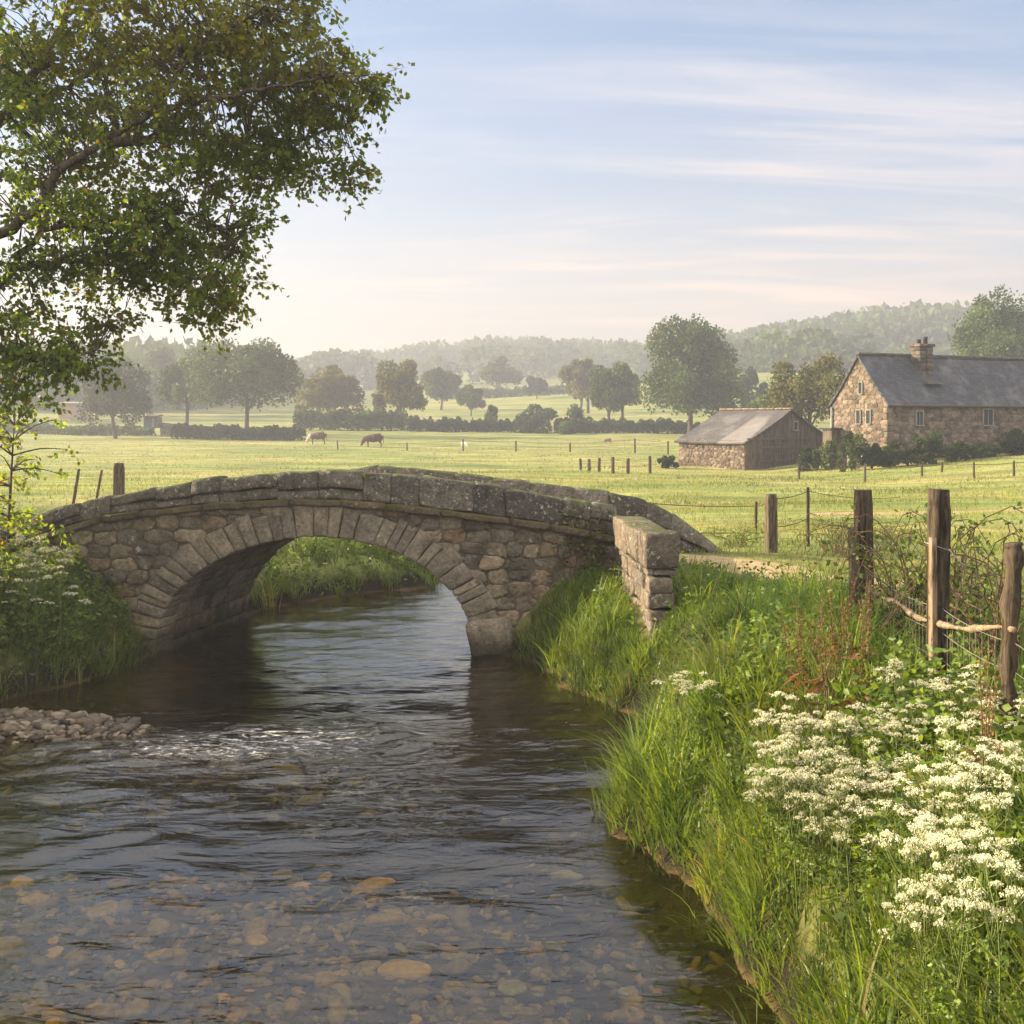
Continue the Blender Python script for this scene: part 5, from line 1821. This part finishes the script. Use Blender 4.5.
gravel(3200, lambda: (rng.normal(-5.3, 1.3), rng.normal(14.1, .7)), .02, .065, .25)
gravel(160, lambda: (rng.normal(-3.1, 1.2), rng.normal(13.4, .6)), .05, .12)
spit = mb; mb = MB()
gravel(4200, lambda: (lambda y: (rng.uniform(-.48, .2) * y, y))(4.8 + 6 * rng.random() ** 1.5), .02, .07)
m, nt, out, g = new_mat('gravel_stone')
c = ramp(nt, g.outputs['Random Per Island'], [(0, (.03, .025, .018)), (.35, (.085, .065, .045)), (.6, (.15, .115, .08)), (.75, (.26, .205, .145)), (.9, (.12, .08, .045)), (1, (.06, .048, .036))])
n = noi(nt, g.outputs['Position'], 18, 5, .7)
finish(nt, out, mixc(nt, 1.0, c, ramp(nt, n, [(.3, .6), (.7, 1.25)]), 'MULTIPLY'), .6, n, .3, .02, .35)
tag(spit.build('gravel', m), 'grey-brown shingle of the spit on the left side of the stream', 'gravel', kind='stuff')
m, nt, out, g = new_mat('bed_gravel_stone')
c = ramp(nt, g.outputs['Random Per Island'], [(0, (.045, .034, .012)), (.45, (.15, .095, .024)), (.75, (.32, .19, .038)), (.88, (.22, .16, .075)), (1, (.07, .05, .022))])
n = noi(nt, g.outputs['Position'], 18, 5, .7)
finish(nt, out, mixc(nt, 1.0, c, ramp(nt, n, [(.3, .6), (.7, 1.25)]), 'MULTIPLY'), .6, n, .3, .02, .35)
tag(mb.build('gravel', m), 'fine amber gravel on the bed of the shallow water', 'gravel', kind='stuff')

# ------------------------------------------------------------------ air, sky, sun, camera
mb = MB(); box(mb, (0, 660, 32), (1150, 790, 36))
m = bpy.data.materials.new('valley_haze'); m.use_nodes = True
nt = m.node_tree; nt.nodes.clear()
vo = nd(nt, 'ShaderNodeVolumePrincipled', {'Color': (.48, .51, .60, 1), 'Density': .0017, 'Anisotropy': .3})
nt.links.new(vo.outputs[0], nd(nt, 'ShaderNodeOutputMaterial').inputs['Volume'])
hz = mb.build('haze', m, flat=True); tag(hz, 'thin morning haze lying over the whole valley', 'haze', kind='stuff')

SUN_EL, SUN_AZ = math.radians(18), math.radians(-80)      # azimuth from +Y, negative is to the left
sv = Vector((math.sin(SUN_AZ) * math.cos(SUN_EL), math.cos(SUN_AZ) * math.cos(SUN_EL), math.sin(SUN_EL)))
L = bpy.data.lights.new('sun', 'SUN'); L.energy = 5.0; L.angle = math.radians(.6); L.color = (1, .82, .54)
so = bpy.data.objects.new('sun', L); C.objects.link(so)
so.rotation_euler = sv.to_track_quat('Z', 'Y').to_euler()

w = bpy.data.worlds.new('World'); bpy.context.scene.world = w; w.use_nodes = True
nt = w.node_tree; nt.nodes.clear()
sky = nd(nt, 'ShaderNodeTexSky'); sky.sky_type = 'NISHITA'; sky.sun_disc = False
sky.sun_elevation = SUN_EL; sky.sun_rotation = SUN_AZ; sky.air_density = 1.0; sky.dust_density = 2.0; sky.ozone_density = 1.5
tc = nd(nt, 'ShaderNodeTexCoord').outputs['Generated']
sep = nd(nt, 'ShaderNodeSeparateXYZ', {0: tc})
zz = mth(nt, 'ADD', mth(nt, 'MAXIMUM', sep.outputs[2], 0), .10)
uvx = mth(nt, 'DIVIDE', sep.outputs[0], zz); uvy = mth(nt, 'DIVIDE', sep.outputs[1], zz)
cv = nd(nt, 'ShaderNodeCombineXYZ', {0: uvx, 1: uvy, 2: 0.0}).outputs[0]
c1 = noi(nt, mapv(nt, cv, (.55, 2.0, 1), (0, 0, .22)), 1.0, 10, .62, 1.1)
c2 = noi(nt, mapv(nt, cv, (.45, .9, 1), (0, 0, -.3)), 1.0, 4, .55)
cf = mth(nt, 'MULTIPLY', ramp(nt, c1, [(.44, 0), (.68, 1)]), ramp(nt, c2, [(.40, .05), (.56, 1)]))
hor = ramp(nt, sep.outputs[2], [(0.0, 1), (.10, .8), (.2, .3), (.45, 0)])
cf = mth(nt, 'ADD', mth(nt, 'MULTIPLY', cf, .52), mth(nt, 'MULTIPLY', hor, .55), clamp=True)
cf = mth(nt, 'ADD', cf, ramp(nt, sep.outputs[2], [(.34, 0), (.54, .8)]), clamp=True)
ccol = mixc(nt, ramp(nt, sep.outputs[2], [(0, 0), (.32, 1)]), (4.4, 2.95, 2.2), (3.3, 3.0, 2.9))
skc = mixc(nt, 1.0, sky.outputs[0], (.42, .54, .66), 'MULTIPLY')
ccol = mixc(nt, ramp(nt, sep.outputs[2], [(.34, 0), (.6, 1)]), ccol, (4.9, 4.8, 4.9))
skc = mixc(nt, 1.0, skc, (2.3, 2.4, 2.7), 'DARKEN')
# unseen sky behind the camera and overhead, brightened as added fill light
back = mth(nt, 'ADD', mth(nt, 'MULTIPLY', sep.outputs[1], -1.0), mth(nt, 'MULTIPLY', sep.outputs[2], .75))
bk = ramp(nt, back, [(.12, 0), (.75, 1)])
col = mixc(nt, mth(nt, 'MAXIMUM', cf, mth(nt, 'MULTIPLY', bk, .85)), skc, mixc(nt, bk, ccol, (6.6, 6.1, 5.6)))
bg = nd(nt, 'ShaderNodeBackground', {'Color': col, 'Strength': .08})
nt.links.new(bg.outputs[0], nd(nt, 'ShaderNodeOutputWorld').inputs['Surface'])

cam = bpy.data.cameras.new('camera'); co = bpy.data.objects.new('camera', cam); C.objects.link(co)
cam.sensor_width = 36; cam.lens = F / 1024 * 36
co.location = (0, 0, CH); co.rotation_euler = (math.pi / 2, 0, 0)
cam.shift_y = -(512 - HY) / 1024
cam.clip_start = .05; cam.clip_end = 5000
sc = bpy.context.scene
sc.camera = co
sc.view_settings.view_transform = 'Standard'; sc.view_settings.look = 'None'; sc.view_settings.gamma = 1
sc.view_settings.exposure = 2.2
sc.render.engine = 'CYCLES'
cy = sc.cycles
cy.use_denoising = True
try: cy.denoiser = 'OPENIMAGEDENOISE'
except Exception: pass
cy.max_bounces = 6; cy.diffuse_bounces = 2; cy.glossy_bounces = 2; cy.transmission_bounces = 3; cy.transparent_max_bounces = 8; cy.volume_bounces = 0
cy.caustics_reflective = False; cy.caustics_refractive = False
cy.use_adaptive_sampling = True; cy.adaptive_threshold = .02
cy.sample_clamp_indirect = 6
